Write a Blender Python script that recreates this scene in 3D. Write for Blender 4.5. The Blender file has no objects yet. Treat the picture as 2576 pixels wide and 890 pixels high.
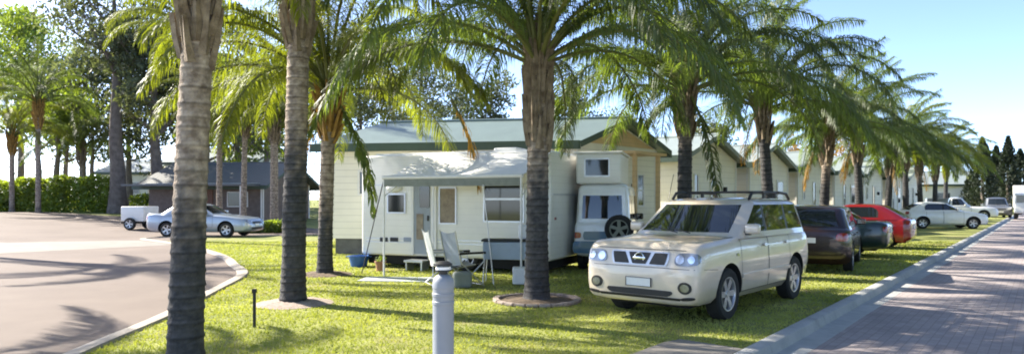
import bpy, bmesh, math, random
import numpy as np
from mathutils import Vector, Matrix, noise
from mathutils.bvhtree import BVHTree
R = math.radians
C = bpy.context.scene.collection
random.seed(7)
# ---------------------------------------------------------------- world frame
# camera stands at the origin, 1.65 m up, looking along +Y.  RD runs along the road, ND points from the road to the lawn.
RD = Vector((0.6085, 0.7936, 0)); ND = Vector((-0.7936, 0.6085, 0))
H, F = 1.65, 1750.0
def gz(x, y):                                   # the land rises gently towards the far hedge
    d = ND.x*x + ND.y*y
    return 0.8*min(1, max(0, (d-31)/20))
def gp(x, y): return Vector((x, y, gz(x, y)))
def td(t, d): return RD*t + ND*d
def at(px, Y): return (px-1288)/F*Y             # lateral metres of a bearing at depth Y
# ---------------------------------------------------------------- mesh builder
class MB:
    def __init__(s): s.v = []; s.f = []; s.m = []
    def add(s, vs, fs, mi=0, mat=None):
        b = len(s.v)
        s.v += [tuple(mat @ Vector(p)) if mat else tuple(p) for p in vs]
        s.f += [tuple(b+i for i in f) for f in fs]; s.m += [mi]*len(fs)
        return s
    def box(s, c, size, mi=0, rz=0, mat=None, bev=0):
        x, y, z = (k/2 for k in size)
        if bev:
            bm = bmesh.new(); bmesh.ops.create_cube(bm, size=1)
            for v in bm.verts: v.co = Vector((v.co.x*size[0], v.co.y*size[1], v.co.z*size[2]))
            bmesh.ops.bevel(bm, geom=list(bm.edges), offset=bev, segments=2, affect='EDGES', profile=.5)
            bm.verts.index_update()
            vs = [v.co.copy() for v in bm.verts]; fs = [[v.index for v in f.verts] for f in bm.faces]; bm.free()
        else:
            vs = [Vector((a*x, b*y, d*z)) for a in (-1,1) for b in (-1,1) for d in (-1,1)]
            fs = [(0,1,3,2),(4,6,7,5),(0,4,5,1),(2,3,7,6),(0,2,6,4),(1,5,7,3)]
        if rz:
            m = Matrix.Rotation(rz, 3, 'Z'); vs = [m @ v for v in vs]
        vs = [v + Vector(c) for v in vs]
        return s.add(vs, fs, mi, mat)
    def tube(s, pts, rad, n=8, mi=0, cap=True, mat=None):
        pts = [Vector(p) for p in pts]
        if not hasattr(rad, '__len__'): rad = [rad]*len(pts)
        vs, fs = [], []
        up = None
        for i, p in enumerate(pts):
            t = (pts[min(i+1, len(pts)-1)] - pts[max(i-1, 0)]).normalized()
            if up is None: up = Vector((0,0,1)) if abs(t.z) < .9 else Vector((1,0,0))
            a = t.cross(up)
            if a.length < 1e-4: a = t.cross(Vector((0,1,0)))
            a.normalize(); b = a.cross(t).normalized(); up = b
            for k in range(n):
                w = 2*math.pi*k/n
                vs.append(p + (a*math.cos(w) + b*math.sin(w))*rad[i])
        for i in range(len(pts)-1):
            for k in range(n):
                k2 = (k+1) % n
                fs.append((i*n+k, i*n+k2, (i+1)*n+k2, (i+1)*n+k))
        if cap:
            fs.append(tuple(range(n))[::-1]); fs.append(tuple((len(pts)-1)*n+k for k in range(n)))
        return s.add(vs, fs, mi, mat)
    def lathe(s, prof, n=24, mi=0, mat=None, mis=None):       # prof: (r, z)
        vs, fs = [], []
        for r, z in prof:
            for k in range(n):
                w = 2*math.pi*k/n
                vs.append((r*math.cos(w), r*math.sin(w), z))
        b = len(s.f)
        for i in range(len(prof)-1):
            for k in range(n):
                k2 = (k+1) % n
                fs.append((i*n+k, i*n+k2, (i+1)*n+k2, (i+1)*n+k))
        s.add(vs, fs, mi, mat)
        if mis:
            for i, q in enumerate(mis):
                for k in range(n): s.m[b+i*n+k] = q
        return s
    def prism(s, poly, z0, z1, mi=0, mat=None):               # poly: xy outline
        n = len(poly)
        vs = [(p[0], p[1], z0) for p in poly] + [(p[0], p[1], z1) for p in poly]
        fs = [tuple(range(n))[::-1], tuple(range(n, 2*n))] + [(i, (i+1) % n, n+(i+1) % n, n+i) for i in range(n)]
        return s.add(vs, fs, mi, mat)
    def slab(s, quad, th, mi=0):                              # four corners, thickened straight down
        q = [Vector(p) for p in quad]; lo = [p - Vector((0,0,th)) for p in q]
        return s.add(q+lo, [(0,1,2,3),(7,6,5,4),(0,4,5,1),(1,5,6,2),(2,6,7,3),(3,7,4,0)], mi)
    def build(s, name, mats, parent=None, smooth=None, fix=True):
        me = bpy.data.meshes.new(name); me.from_pydata(s.v, [], s.f)
        for m in (mats if isinstance(mats, (list, tuple)) else [mats]): me.materials.append(m)
        me.polygons.foreach_set('material_index', s.m)
        if fix:
            bm = bmesh.new(); bm.from_mesh(me); bmesh.ops.recalc_face_normals(bm, faces=bm.faces); bm.to_mesh(me); bm.free()
        if smooth is not None:
            me.shade_smooth(); me.set_sharp_from_angle(angle=R(smooth))
        return link(name, me, parent)
def link(name, me, parent=None):
    o = bpy.data.objects.new(name, me); C.objects.link(o)
    if parent: o.parent = parent
    return o
def tag(o, label=None, cat=None, group=None, kind=None):
    for k, v in (('label', label), ('category', cat), ('group', group), ('kind', kind)):
        if v: o[k] = v
    return o
def thing(name, label, cat, loc=(0,0,0), rz=0, group=None):
    o = bpy.data.objects.new(name, None); C.objects.link(o); o.empty_display_size = .2
    o.location = loc; o.rotation_euler = (0,0,rz)
    return tag(o, label, cat, group)
def copy_tree(o, parent=None, kids=None):
    if kids is None:
        kids = {}
        for q in bpy.data.objects:
            if q.parent: kids.setdefault(q.parent.name, []).append(q)
    c = o.copy(); C.objects.link(c)
    if parent: c.parent = parent
    for ch in kids.get(o.name, []): copy_tree(ch, c, kids)
    return c
# ---------------------------------------------------------------- materials
def mat(name, col, rough=.6, metal=0., var=0., scale=6., col2=None, bump=0., bscale=40., coat=0., coords='Object', spec=.5, detail=6, rnd=0., trans=0., tcol=None, emit=0):
    m = bpy.data.materials.new(name); m.use_nodes = True
    nt = m.node_tree; N = nt.nodes; Lk = nt.links
    p = N['Principled BSDF']
    p.inputs['Roughness'].default_value = rough; p.inputs['Metallic'].default_value = metal
    p.inputs['Specular IOR Level'].default_value = spec
    if coat: p.inputs['Coat Weight'].default_value = coat; p.inputs['Coat Roughness'].default_value = .04
    c = (*col, 1); p.inputs['Base Color'].default_value = c
    tc = N.new('ShaderNodeTexCoord')
    out = None
    if var or col2:
        no = N.new('ShaderNodeTexNoise'); no.inputs['Scale'].default_value = scale; no.inputs['Detail'].default_value = detail
        no.inputs['Roughness'].default_value = .65
        Lk.new(tc.outputs[coords], no.inputs['Vector'])
        rp = N.new('ShaderNodeValToRGB'); rp.color_ramp.elements[0].position = .32; rp.color_ramp.elements[1].position = .68
        if col2: a, b = c, (*col2, 1)
        else: a = tuple(max(0, k*(1-var)) for k in col)+(1,); b = tuple(k*(1+var) for k in col)+(1,)
        rp.color_ramp.elements[0].color = a; rp.color_ramp.elements[1].color = b
        Lk.new(no.outputs['Fac'], rp.inputs['Fac']); out = rp.outputs['Color']
    if rnd:
        oi = N.new('ShaderNodeObjectInfo'); hs = N.new('ShaderNodeHueSaturation')
        mr = N.new('ShaderNodeMapRange'); mr.inputs['To Min'].default_value = 1-rnd; mr.inputs['To Max'].default_value = 1+rnd
        Lk.new(oi.outputs['Random'], mr.inputs['Value']); Lk.new(mr.outputs['Result'], hs.inputs['Value'])
        if out: Lk.new(out, hs.inputs['Color'])
        else: hs.inputs['Color'].default_value = c
        out = hs.outputs['Color']
    if out: Lk.new(out, p.inputs['Base Color'])
    if bump:
        nb = N.new('ShaderNodeTexNoise'); nb.inputs['Scale'].default_value = bscale; nb.inputs['Detail'].default_value = 5
        Lk.new(tc.outputs[coords], nb.inputs['Vector'])
        bp = N.new('ShaderNodeBump'); bp.inputs['Strength'].default_value = bump; bp.inputs['Distance'].default_value = .02
        Lk.new(nb.outputs['Fac'], bp.inputs['Height']); Lk.new(bp.outputs['Normal'], p.inputs['Normal'])
    if trans:                                    # leaves let light through
        tr = N.new('ShaderNodeBsdfTranslucent'); mx = N.new('ShaderNodeMixShader'); mx.inputs['Fac'].default_value = trans
        if out:
            mm = N.new('ShaderNodeMix'); mm.data_type = 'RGBA'; mm.blend_type = 'MULTIPLY'; mm.inputs['Factor'].default_value = 1
            Lk.new(out, mm.inputs['A']); mm.inputs['B'].default_value = (*(tcol or (2.2, 2.0, .7)), 1)
            mm.clamp_result = False
            Lk.new(mm.outputs['Result'], tr.inputs['Color'])
        else: tr.inputs['Color'].default_value = (*[min(1, a*b) for a, b in zip(col, tcol or (2.2, 2.0, .7))], 1)
        Lk.new(p.outputs['BSDF'], mx.inputs[1]); Lk.new(tr.outputs['BSDF'], mx.inputs[2])
        Lk.new(mx.outputs['Shader'], N['Material Output'].inputs['Surface'])
    if emit:
        p.inputs['Emission Color'].default_value = c; p.inputs['Emission Strength'].default_value = emit
    return m
def bands(m, axis, freq, strength=.6, dist=.02, dark=None):
    """horizontal boards or corrugations: a wave along one object axis drives bump (and a thin dark joint)"""
    nt = m.node_tree; N = nt.nodes; Lk = nt.links; p = N['Principled BSDF']
    tc = N.new('ShaderNodeTexCoord'); sp = N.new('ShaderNodeSeparateXYZ'); Lk.new(tc.outputs['Object'], sp.inputs[0])
    mu = N.new('ShaderNodeMath'); mu.operation = 'MULTIPLY'; mu.inputs[1].default_value = freq
    Lk.new(sp.outputs[axis], mu.inputs[0])
    fr = N.new('ShaderNodeMath'); fr.operation = 'FRACT'; Lk.new(mu.outputs[0], fr.inputs[0])
    bp = N.new('ShaderNodeBump'); bp.inputs['Strength'].default_value = strength; bp.inputs['Distance'].default_value = dist
    Lk.new(fr.outputs[0], bp.inputs['Height']); Lk.new(bp.outputs['Normal'], p.inputs['Normal'])
    if dark:
        lt = N.new('ShaderNodeMath'); lt.operation = 'LESS_THAN'; lt.inputs[1].default_value = .09; Lk.new(fr.outputs[0], lt.inputs[0])
        mx = N.new('ShaderNodeMix'); mx.data_type = 'RGBA'; mx.blend_type = 'MULTIPLY'; mx.inputs['B'].default_value = (dark, dark, dark, 1)
        Lk.new(lt.outputs[0], mx.inputs['Factor'])
        src = p.inputs['Base Color'].links[0].from_socket if p.inputs['Base Color'].links else None
        if src: Lk.new(src, mx.inputs['A'])
        else: mx.inputs['A'].default_value = p.inputs['Base Color'].default_value
        Lk.new(mx.outputs['Result'], p.inputs['Base Color'])
    return m
M = {}
M['lawn'] = mat('lawn_turf', (.15,.175,.045), .95, scale=1.1, col2=(.33,.34,.11), bump=.5, bscale=60, spec=.2, detail=12)
def worn(m, col, size, lo, hi):
    nt = m.node_tree; N = nt.nodes; Lk = nt.links; p = N['Principled BSDF']; src = p.inputs['Base Color'].links[0].from_socket
    no = N.new('ShaderNodeTexNoise'); no.inputs['Scale'].default_value = size; no.inputs['Detail'].default_value = 9; no.inputs['Roughness'].default_value = .7
    Lk.new(N['Texture Coordinate'].outputs['Object'], no.inputs['Vector'])
    mr = N.new('ShaderNodeMapRange'); mr.inputs['From Min'].default_value = lo; mr.inputs['From Max'].default_value = hi; Lk.new(no.outputs['Fac'], mr.inputs['Value'])
    mx = N.new('ShaderNodeMix'); mx.data_type = 'RGBA'; Lk.new(mr.outputs['Result'], mx.inputs['Factor']); Lk.new(src, mx.inputs['A']); mx.inputs['B'].default_value = (*col, 1)
    Lk.new(mx.outputs['Result'], p.inputs['Base Color']); return m
worn(M['lawn'], (.085,.115,.03), .21, .52, .66); worn(M['lawn'], (.27,.23,.12), .5, .52, .68)
M['blade'] = mat('grass_blade', (.185,.225,.055), .8, scale=.6, col2=(.43,.44,.15), spec=.2, trans=.3, tcol=(1.8,1.8,.6), detail=8)
M['road'] = mat('road_surface', (.275,.238,.232), .85, scale=2.2, col2=(.37,.325,.315), bump=.35, bscale=120, detail=12)
M['crossing'] = mat('sunlit_crossing_pavers', (.50,.44,.38), .85, scale=3, col2=(.64,.58,.51), bump=.3, bscale=90, detail=10)  # paver crossing; its extra paleness puts a sunlit band into the colour
M['pad'] = mat('exposed_concrete', (.112,.082,.067), .85, scale=.35, col2=(.165,.126,.104), bump=.3, bscale=140, detail=14)
M['strip'] = mat('pale_concrete', (.175,.16,.14), .85, scale=1.2, col2=(.24,.22,.195), bump=.2, bscale=90, detail=10)
M['kerb'] = mat('kerb_concrete', (.31,.32,.315), .85, scale=3, col2=(.42,.42,.41), bump=.3, bscale=80, detail=10)
M['edge'] = mat('edging_concrete', (.26,.225,.185), .85, scale=2, col2=(.36,.32,.27), bump=.3, bscale=80, detail=10)
worn(M['blade'], (.12,.16,.04), .21, .52, .66); worn(M['blade'], (.36,.32,.17), .5, .54, .70)
M['gravel'] = mat('pink_gravel', (.26,.20,.165), .95, scale=22, col2=(.46,.38,.33), bump=1, bscale=60, detail=8)
M['soil'] = mat('mulch', (.06,.045,.03), .95, scale=14, col2=(.20,.145,.10), bump=1, bscale=50)
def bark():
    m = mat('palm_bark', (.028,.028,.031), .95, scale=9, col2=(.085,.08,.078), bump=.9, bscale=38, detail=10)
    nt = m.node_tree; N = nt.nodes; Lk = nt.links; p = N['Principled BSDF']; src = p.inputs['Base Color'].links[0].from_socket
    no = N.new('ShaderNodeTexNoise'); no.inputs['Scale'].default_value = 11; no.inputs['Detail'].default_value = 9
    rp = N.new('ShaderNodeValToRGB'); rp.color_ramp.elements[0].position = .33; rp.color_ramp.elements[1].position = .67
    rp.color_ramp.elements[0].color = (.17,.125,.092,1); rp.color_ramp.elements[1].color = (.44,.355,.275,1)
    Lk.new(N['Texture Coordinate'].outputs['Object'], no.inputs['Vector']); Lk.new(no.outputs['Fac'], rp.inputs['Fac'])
    a = N.new('ShaderNodeAttribute'); a.attribute_name = 'height_tone'; b = N.new('ShaderNodeAttribute'); b.attribute_name = 'scar'  # per-vertex mix by height: darker lower trunk, lighter browner upper trunk
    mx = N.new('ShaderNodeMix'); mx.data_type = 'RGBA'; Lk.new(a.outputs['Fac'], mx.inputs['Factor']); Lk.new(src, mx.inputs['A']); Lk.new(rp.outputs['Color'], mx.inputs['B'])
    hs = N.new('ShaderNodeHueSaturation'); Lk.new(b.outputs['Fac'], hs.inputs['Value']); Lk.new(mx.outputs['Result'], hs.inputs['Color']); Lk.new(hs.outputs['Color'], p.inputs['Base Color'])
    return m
M['bark'] = bark()
M['hedge_leaf'] = mat('hedge_leaf', (.16,.21,.05), .5, var=.5, scale=.9, trans=.45, tcol=(2.4,2.3,.5))
M['boot'] = mat('leaf_base', (.11,.075,.045), .9, scale=7, col2=(.30,.235,.16), bump=.8, bscale=45, rnd=.15)
M['boot_or'] = mat('leaf_base_orange', (.17,.085,.02), .9, scale=7, col2=(.42,.25,.06), bump=.8, bscale=45)
M['frond'] = mat('frond_leaf', (.072,.104,.038), .5, var=.35, scale=1.2, trans=.48, tcol=(2.5,2.4,.65), rnd=.3, spec=.6)
M['frond_y'] = mat('frond_leaf_yellow', (.10,.13,.024), .5, var=.35, scale=1.2, trans=.5, tcol=(2.6,2.3,.5), rnd=.22, spec=.6)  # yellower green leaf colour, chosen palm by palm
M['frond_dead'] = mat('frond_leaf_dry', (.32,.19,.03), .7, var=.4, scale=2, trans=.4, tcol=(1.7,1.45,.6))
M['rachis'] = mat('frond_stalk', (.12,.13,.035), .6, var=.2, scale=3)
M['gum_leaf'] = mat('gum_leaf', (.085,.10,.058), .6, var=.4, scale=.8, trans=.4, tcol=(2,2,.9), rnd=.2)
M['green_leaf'] = mat('broad_leaf', (.13,.17,.05), .55, var=.45, scale=.7, trans=.48, tcol=(2.2,2.2,.5), rnd=.15)
M['gold_leaf'] = mat('autumn_leaf', (.27,.17,.03), .6, var=.35, scale=.8, trans=.35, tcol=(1.7,1.5,.6))
M['pine_leaf'] = mat('conifer_leaf', (.018,.030,.014), .7, var=.45, scale=1.2, trans=.1)
M['gum_bark'] = mat('gum_bark', (.10,.08,.065), .95, scale=3, col2=(.22,.18,.15), bump=.8, bscale=12)
M['cream'] = bands(mat('cream_weatherboard', (.81,.77,.66), .6, var=.04, scale=1.5), 2, 5.2, .5, .02, .80)
M['cabinwall'] = bands(mat('pale_cladding', (.83,.785,.68), .6, var=.04, scale=1.5), 2, 4.5, .45, .02, .85)
M['tan'] = bands(mat('tan_gable_board', (.66,.46,.24), .6, var=.08, scale=2), 2, 6.5, .5, .02, .75)
M['roof'] = bands(mat('teal_steel_roof', (.17,.22,.20), .42, var=.08, scale=1.5), 1, 6, .5, .03)
M['roof_pale'] = bands(mat('pale_steel_roof', (.26,.30,.285), .42, var=.08, scale=1.5), 1, 6, .5, .03)
M['fascia'] = mat('dark_green_fascia', (.045,.075,.05), .5, var=.1)
M['trim'] = mat('white_trim', (.76,.74,.70), .5, var=.03)
M['stump'] = mat('dark_subfloor', (.10,.10,.095), .8, var=.3, scale=4)
M['winglass'] = mat('window_glass', (.022,.026,.03), .06, spec=.8)
M['brown'] = bands(mat('brown_brick', (.13,.10,.085), .85, scale=5, col2=(.20,.155,.13)), 2, 11, .4, .01, .8)
M['blueroof'] = bands(mat('blue_grey_roof', (.10,.105,.105), .45, var=.1), 0, 5, .5, .03)
M['wood'] = mat('door_timber', (.16,.07,.04), .6, var=.2)
M['vanwhite'] = bands(mat('caravan_shell', (.82,.80,.75), .35, var=.04, scale=1.5, coat=.2), 2, 7, .25, .01, .93)
M['awning'] = mat('awning_vinyl', (.80,.78,.72), .55, var=.04, scale=2)
M['alu'] = mat('aluminium', (.62,.63,.64), .35, .8, var=.06, scale=4)
M['greydoor'] = mat('grey_door', (.30,.33,.36), .5, var=.06)
M['curtain'] = mat('curtain_brown', (.20,.155,.115), .8, scale=5, col2=(.36,.30,.22))
M['black'] = mat('black_plastic', (.012,.012,.013), .5)
M['rubber'] = mat('tyre_rubber', (.018,.018,.018), .85, var=.3, scale=12)
M['under'] = mat('underbody', (.012,.012,.012), .95)
M['chrome'] = mat('chrome', (.78,.78,.78), .12, 1.)
M['alloy'] = mat('alloy_rim', (.52,.52,.53), .32, .75, var=.06)
M['carglass'] = mat('car_glass', (.012,.016,.018), .03, spec=1.)
M['clear'] = mat('lamp_lens', (.26,.27,.285), .15, .5, var=.35, scale=9, coat=1.)
M['redlamp'] = mat('red_lamp', (.30,.012,.012), .15, coat=1.)
M['plate'] = mat('number_plate', (.75,.75,.72), .45, var=.04, scale=20)
M['bollard'] = mat('powder_grey', (.23,.25,.28), .5, var=.08, scale=5)
M['bluetub'] = mat('blue_plastic', (.03,.11,.34), .4, var=.1)
M['terracotta'] = mat('terracotta', (.35,.18,.11), .8, var=.2)
M['canvas'] = mat('grey_canvas', (.22,.235,.20), .8, var=.15, scale=6)
M['mat'] = mat('ground_sheet', (.42,.46,.47), .8, var=.1, scale=6)
M['motor'] = mat('blue_grey_cloth', (.28,.32,.39), .35, var=.06, coat=.3)
M['whiteplastic'] = mat('white_plastic', (.76,.76,.76), .4, var=.03)
M['benchblue'] = mat('pale_blue_panel', (.38,.45,.52), .5, var=.06)
M['render'] = mat('white_render', (.78,.77,.74), .7, var=.03)
def paint(name, col, metal=.0, rough=.32, dirt=None):
    return mat(name, col, rough, metal, var=.05, scale=3, coat=.9)
M['p_silver'] = paint('champagne_silver_paint', (.62,.535,.43), .12, .34)
M['p_maroon'] = paint('maroon_paint', (.016,.006,.006))
M['p_green'] = paint('dark_green_paint', (.006,.022,.021))
M['p_red'] = paint('red_paint', (.19,.004,.008))
M['p_white'] = paint('white_paint', (.83,.83,.82))
M['p_silver2'] = paint('cool_silver_paint', (.36,.41,.48), .35, .3)
M['p_grey'] = paint('dark_grey_paint', (.12,.13,.145), .3, .3)
M['p_blue'] = paint('teal_blue_paint', (.06,.16,.27))

def pavers(m):
    nt = m.node_tree; N = nt.nodes; Lk = nt.links; p = N['Principled BSDF']; src = p.inputs['Base Color'].links[0].from_socket
    mp = N.new('ShaderNodeMapping'); mp.inputs['Rotation'].default_value = (0, 0, -math.atan2(RD.y, RD.x)); Lk.new(N['Texture Coordinate'].outputs['Object'], mp.inputs['Vector'])
    b = N.new('ShaderNodeTexBrick'); b.inputs['Scale'].default_value = 1; b.inputs['Brick Width'].default_value = .21; b.inputs['Row Height'].default_value = .105; b.inputs['Mortar Size'].default_value = .006
    b.inputs['Color1'].default_value = (.92,.90,.90,1); b.inputs['Color2'].default_value = (1.08,1.06,1.05,1); b.inputs['Mortar'].default_value = (.74,.72,.72,1); Lk.new(mp.outputs['Vector'], b.inputs['Vector'])
    mx = N.new('ShaderNodeMix'); mx.data_type = 'RGBA'; mx.blend_type = 'MULTIPLY'; mx.inputs['Factor'].default_value = 1; Lk.new(src, mx.inputs['A']); Lk.new(b.outputs['Color'], mx.inputs['B']); Lk.new(mx.outputs['Result'], p.inputs['Base Color'])
worn(M['pad'], (.085,.067,.056), .16, .60, .85); pavers(M['road']); worn(M['road'], (.185,.167,.17), .3, .56, .78); worn(M['kerb'], (.20,.20,.19), 1.3, .55, .75); worn(M['vanwhite'], (.60,.59,.55), .9, .58, .9)
# ================================================================ ground
def sheet(name, poly, m, dz=0., cell=None, skirt=0):
    """flat outline laid on the land: cut at the same folds as the lawn so the sheets stay parallel"""
    bm = bmesh.new()
    f = bm.faces.new([bm.verts.new((p[0], p[1], 0)) for p in poly])
    bmesh.ops.triangulate(bm, faces=[f])
    for d in (31, 51):
        bmesh.ops.bisect_plane(bm, geom=list(bm.verts)+list(bm.edges)+list(bm.faces), plane_co=ND*d, plane_no=ND)
    for v in bm.verts: v.co.z = gz(v.co.x, v.co.y) + dz
    bmesh.ops.recalc_face_normals(bm, faces=bm.faces)
    me = bpy.data.meshes.new(name)
    for q in bm.faces:
        if q.normal.z < 0: q.normal_flip()
    bm.to_mesh(me); bm.free(); me.materials.append(m)
    return tag(link(name, me), kind='structure')
KB = 2.62                                        # back of kerb, metres from the camera's line along the road
def lawn(name, ds, t0, t1, dz=0):
    ts = [t0 + (t1-t0)*i/40 for i in range(41)]
    mb = MB(); n = len(ts)
    vs = []
    for d in ds:
        for t in ts:
            p = td(t, d); vs.append((p.x, p.y, gz(p.x, p.y)+dz))
    fs = [(i*n+k, i*n+k+1, (i+1)*n+k+1, (i+1)*n+k) for i in range(len(ds)-1) for k in range(n-1)]
    mb.add(vs, fs)
    o = mb.build(name, M['lawn'])
    for p in o.data.polygons:
        if p.normal.z < 0: p.flip()
    return tag(o, kind='structure')
lawn('lawn', [KB, 5, 10, 20, 31, 51, 100, 600], -60, 700)
lawn('verge', [-600, -60, -20, -3.9], -60, 700)
# roll kerb + gutter swept along the road
def sweep(name, prof, m, t0=-40, t1=500):
    mb = MB(); vs = []; fs = []; n = len(prof)
    ts = [(t0, 0)]
    for k in range(34):                            # cast in lengths with open joints
        a = -4+2.4*k; ts += [(a-.012, 0), (a-.006, -.03), (a+.006, -.03), (a+.012, 0)]
    ts.append((t1, 0))
    for t, dz in ts:
        for d, z in prof:
            p = td(t, d); vs.append((p.x, p.y, z+dz))
    for i in range(len(ts)-1):
        for k in range(n-1): fs.append((i*n+k, i*n+k+1, (i+1)*n+k+1, (i+1)*n+k))
    mb.add(vs, fs)
    o = mb.build(name, m, smooth=25)
    for p in o.data.polygons:
        if p.normal.z < -.01: p.flip()
    return tag(o, kind='structure')
sweep('kerb', [(KB, -.02), (KB-.001, .018), (KB-.012, .022), (KB-.13, .02), (KB-.155, .01), (KB-.185, -.085), (KB-.19, -.105), (KB-.45, -.118), (KB-.452, -.2)], M['kerb'])
sweep('far_kerb', [(-3.45, -.2), (-3.45, -.118), (-3.71, -.105), (-3.72, .01), (-3.74, .02), (-3.899, .022), (-3.9, -.02)], M['kerb'])
def road_poly(d0, d1, t0, t1): return [tuple(td(t, d))[:2] for t, d in ((t0,d0),(t1,d0),(t1,d1),(t0,d1))]
def flat(name, poly, z, m, joints=None):
    mb = MB(); mb.add([(p[0], p[1], z) for p in poly], [tuple(range(len(poly)))])
    o = mb.build(name, m)
    for p in o.data.polygons:
        if p.normal.z < 0: p.flip()
    return tag(o, kind='structure')
flat('road', road_poly(KB-.452, -3.45, -40, 500), -.12, M['road'])
flat('crossing', [tuple(td(7.94, KB-.46))[:2], tuple(td(7.55, 0))[:2], tuple(td(7.2, -3.44))[:2], tuple(td(-6, -3.44))[:2], tuple(td(-6, KB-.46))[:2]], -.114, M['crossing'])  # pale band on the road, sunlight carried by its colour
# soldier-course joints of the crossing
mb = MB()
for i in range(26):
    t = 7.3 - i*.5
    a, b = td(t, KB-.5), td(t-.25, -3.4)
    w = RD*.008
    mb.add([a-w+Vector((0,0,-.108)), a+w+Vector((0,0,-.108)), b+w+Vector((0,0,-.108)), b-w+Vector((0,0,-.108))], [(0,1,2,3)])
for j in range(14):
    d = KB-.7-j*.42
    a, b = td(7.4, d), td(-5, d); w = ND*.007
    mb.add([a-w+Vector((0,0,-.107)), a+w+Vector((0,0,-.107)), b+w+Vector((0,0,-.107)), b-w+Vector((0,0,-.107))], [(0,1,2,3)])
tag(mb.build('paver_joints', mat('joint', (.30,.26,.22), .9)), kind='structure')
flat('path_slab', [tuple(td(t, d))[:2] for t, d in ((7.55, KB+.005), (7.62, 3.38), (7.35, 3.45), (1, 3.5), (1, KB+.005))], .022, M['strip'])
# ---- the wide paved yard at the other side of the grass island
YARD = [(-3.9, 2.0), (-4.3, 5.5), (-4.66, 7.5), (-4.74, 8.6), (-4.84, 9.7), (-5.02, 10.8), (-5.25, 12.0), (-5.45, 13.2), (-5.68, 14.6), (-5.98, 15.6), (-6.45, 16.5), (-6.95, 17.4),
        (-7.5, 18.6), (-8.4, 20.2), (-9.75, 22.2), (-11.3, 24.4), (-12.9, 26.2), (-14.6, 27.9), (-15.4, 28.8), (-15.0, 29.5), (-13.4, 30.2), (-10.5, 31.4), (-8.0, 32.4), (-6.5, 34.0),
        (-6.5, 36.5), (-30, 45), (-48, 52), (-120, 60), (-120, 2)]
sheet('yard', YARD, M['pad'], .004)
sheet('concrete_strip', [(-40, 28.5), (-19, 26.2), (-15.4, 27.6), (-14.7, 27.55), (-13.1, 26.0), (-12.2, 24.9), (-15.4, 21.0), (-40, 20)], M['strip'], .008)
# flush concrete edging that follows the island
mb = MB(); vs = []; fs = []
E = [Vector((x, y, 0)) for x, y in YARD[1:22]]
EE = []
for i in range(len(E)-1):
    for k in range(4): EE.append(E[i].lerp(E[i+1], k/4))
EE.append(E[-1]); 
for _ in range(5): EE = [EE[0]] + [(EE[i-1]+EE[i]*2+EE[i+1])/4 for i in range(1, len(EE)-1)] + [EE[-1]]
for i, p in enumerate(EE):
    t = (EE[min(i+1, len(EE)-1)] - EE[max(i-1, 0)]).normalized(); n = Vector((t.y, -t.x, 0))
    for off, z in ((-.15, 0), (-.13, .018), (.0, .036), (.08, .038), (.11, .0)):
        q = p + n*off; vs.append((q.x, q.y, gz(q.x, q.y) + z))
for i in range(len(EE)-1):
    for k in range(4): fs.append((i*5+k, i*5+k+1, (i+1)*5+k+1, (i+1)*5+k))
mb.add(vs, fs); o = mb.build('kerb_edging', M['edge'], smooth=50); tag(o, kind='structure')
# ---- grass blades where the lawn is near enough to show them
def in_poly(x, y, poly):
    c = np.zeros(len(x), bool); n = len(poly)
    for i in range(n):
        x1, y1 = poly[i]; x2, y2 = poly[(i+1) % n]
        if y1 == y2: continue
        c ^= ((y1 > y) != (y2 > y)) & (x < (x2-x1)*(y-y1)/(y2-y1)+x1)
    return c
rs = np.random.RandomState(3)
def blades(n, y0, y1, h, name):
    Y = y0 + (y1-y0)*rs.rand(n)**1.25; px = rs.rand(n)*2700-60
    X = (px-1288)/F*Y
    d = ND.x*X + ND.y*Y; t = RD.x*X + RD.y*Y
    ok = (d > KB+.02) & ~in_poly(X, Y, YARD) & ~((d < 3.5) & (t < 7.6))
    dist = np.full(n, 9.)
    for cx, cy, r in ((-3.46, 11.0, .62), (.40, 11.24, .68), (-4.09, 15.2, .62)): ok &= np.hypot(X-cx, Y-cy) > r
    X, Y = X[ok], Y[ok]; n = len(X)
    cl = np.array([noise.noise(Vector((a*1.3, b*1.3, 0))) for a, b in zip(X, Y)])
    a = rs.rand(n)*6.283; hh = h*(.55+.6*rs.rand(n))*(1+.5*cl); w = .006+.006*rs.rand(n)
    w *= (Y/8)
    lx, ly = (rs.rand(n)-.5)*.05, (rs.rand(n)-.5)*.05
    v = np.zeros((n, 3, 3), np.float32)
    v[:,0,0] = X-np.cos(a)*w; v[:,0,1] = Y-np.sin(a)*w
    v[:,1,0] = X+np.cos(a)*w; v[:,1,1] = Y+np.sin(a)*w
    v[:,2,0] = X+lx; v[:,2,1] = Y+ly; v[:,2,2] = hh
    me = bpy.data.meshes.new(name); me.vertices.add(n*3); me.vertices.foreach_set('co', v.ravel())
    me.loops.add(n*3); me.loops.foreach_set('vertex_index', np.arange(n*3, dtype=np.int32))
    me.polygons.add(n); me.polygons.foreach_set('loop_start', np.arange(0, n*3, 3, dtype=np.int32))
    me.update(calc_edges=True); me.validate(); me.materials.append(M['blade'])
    return tag(link(name, me), 'short yellow-green lawn grass on the verge and island', 'grass', kind='stuff')
blades(170000, 6.8, 27, .033, 'grass')
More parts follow.
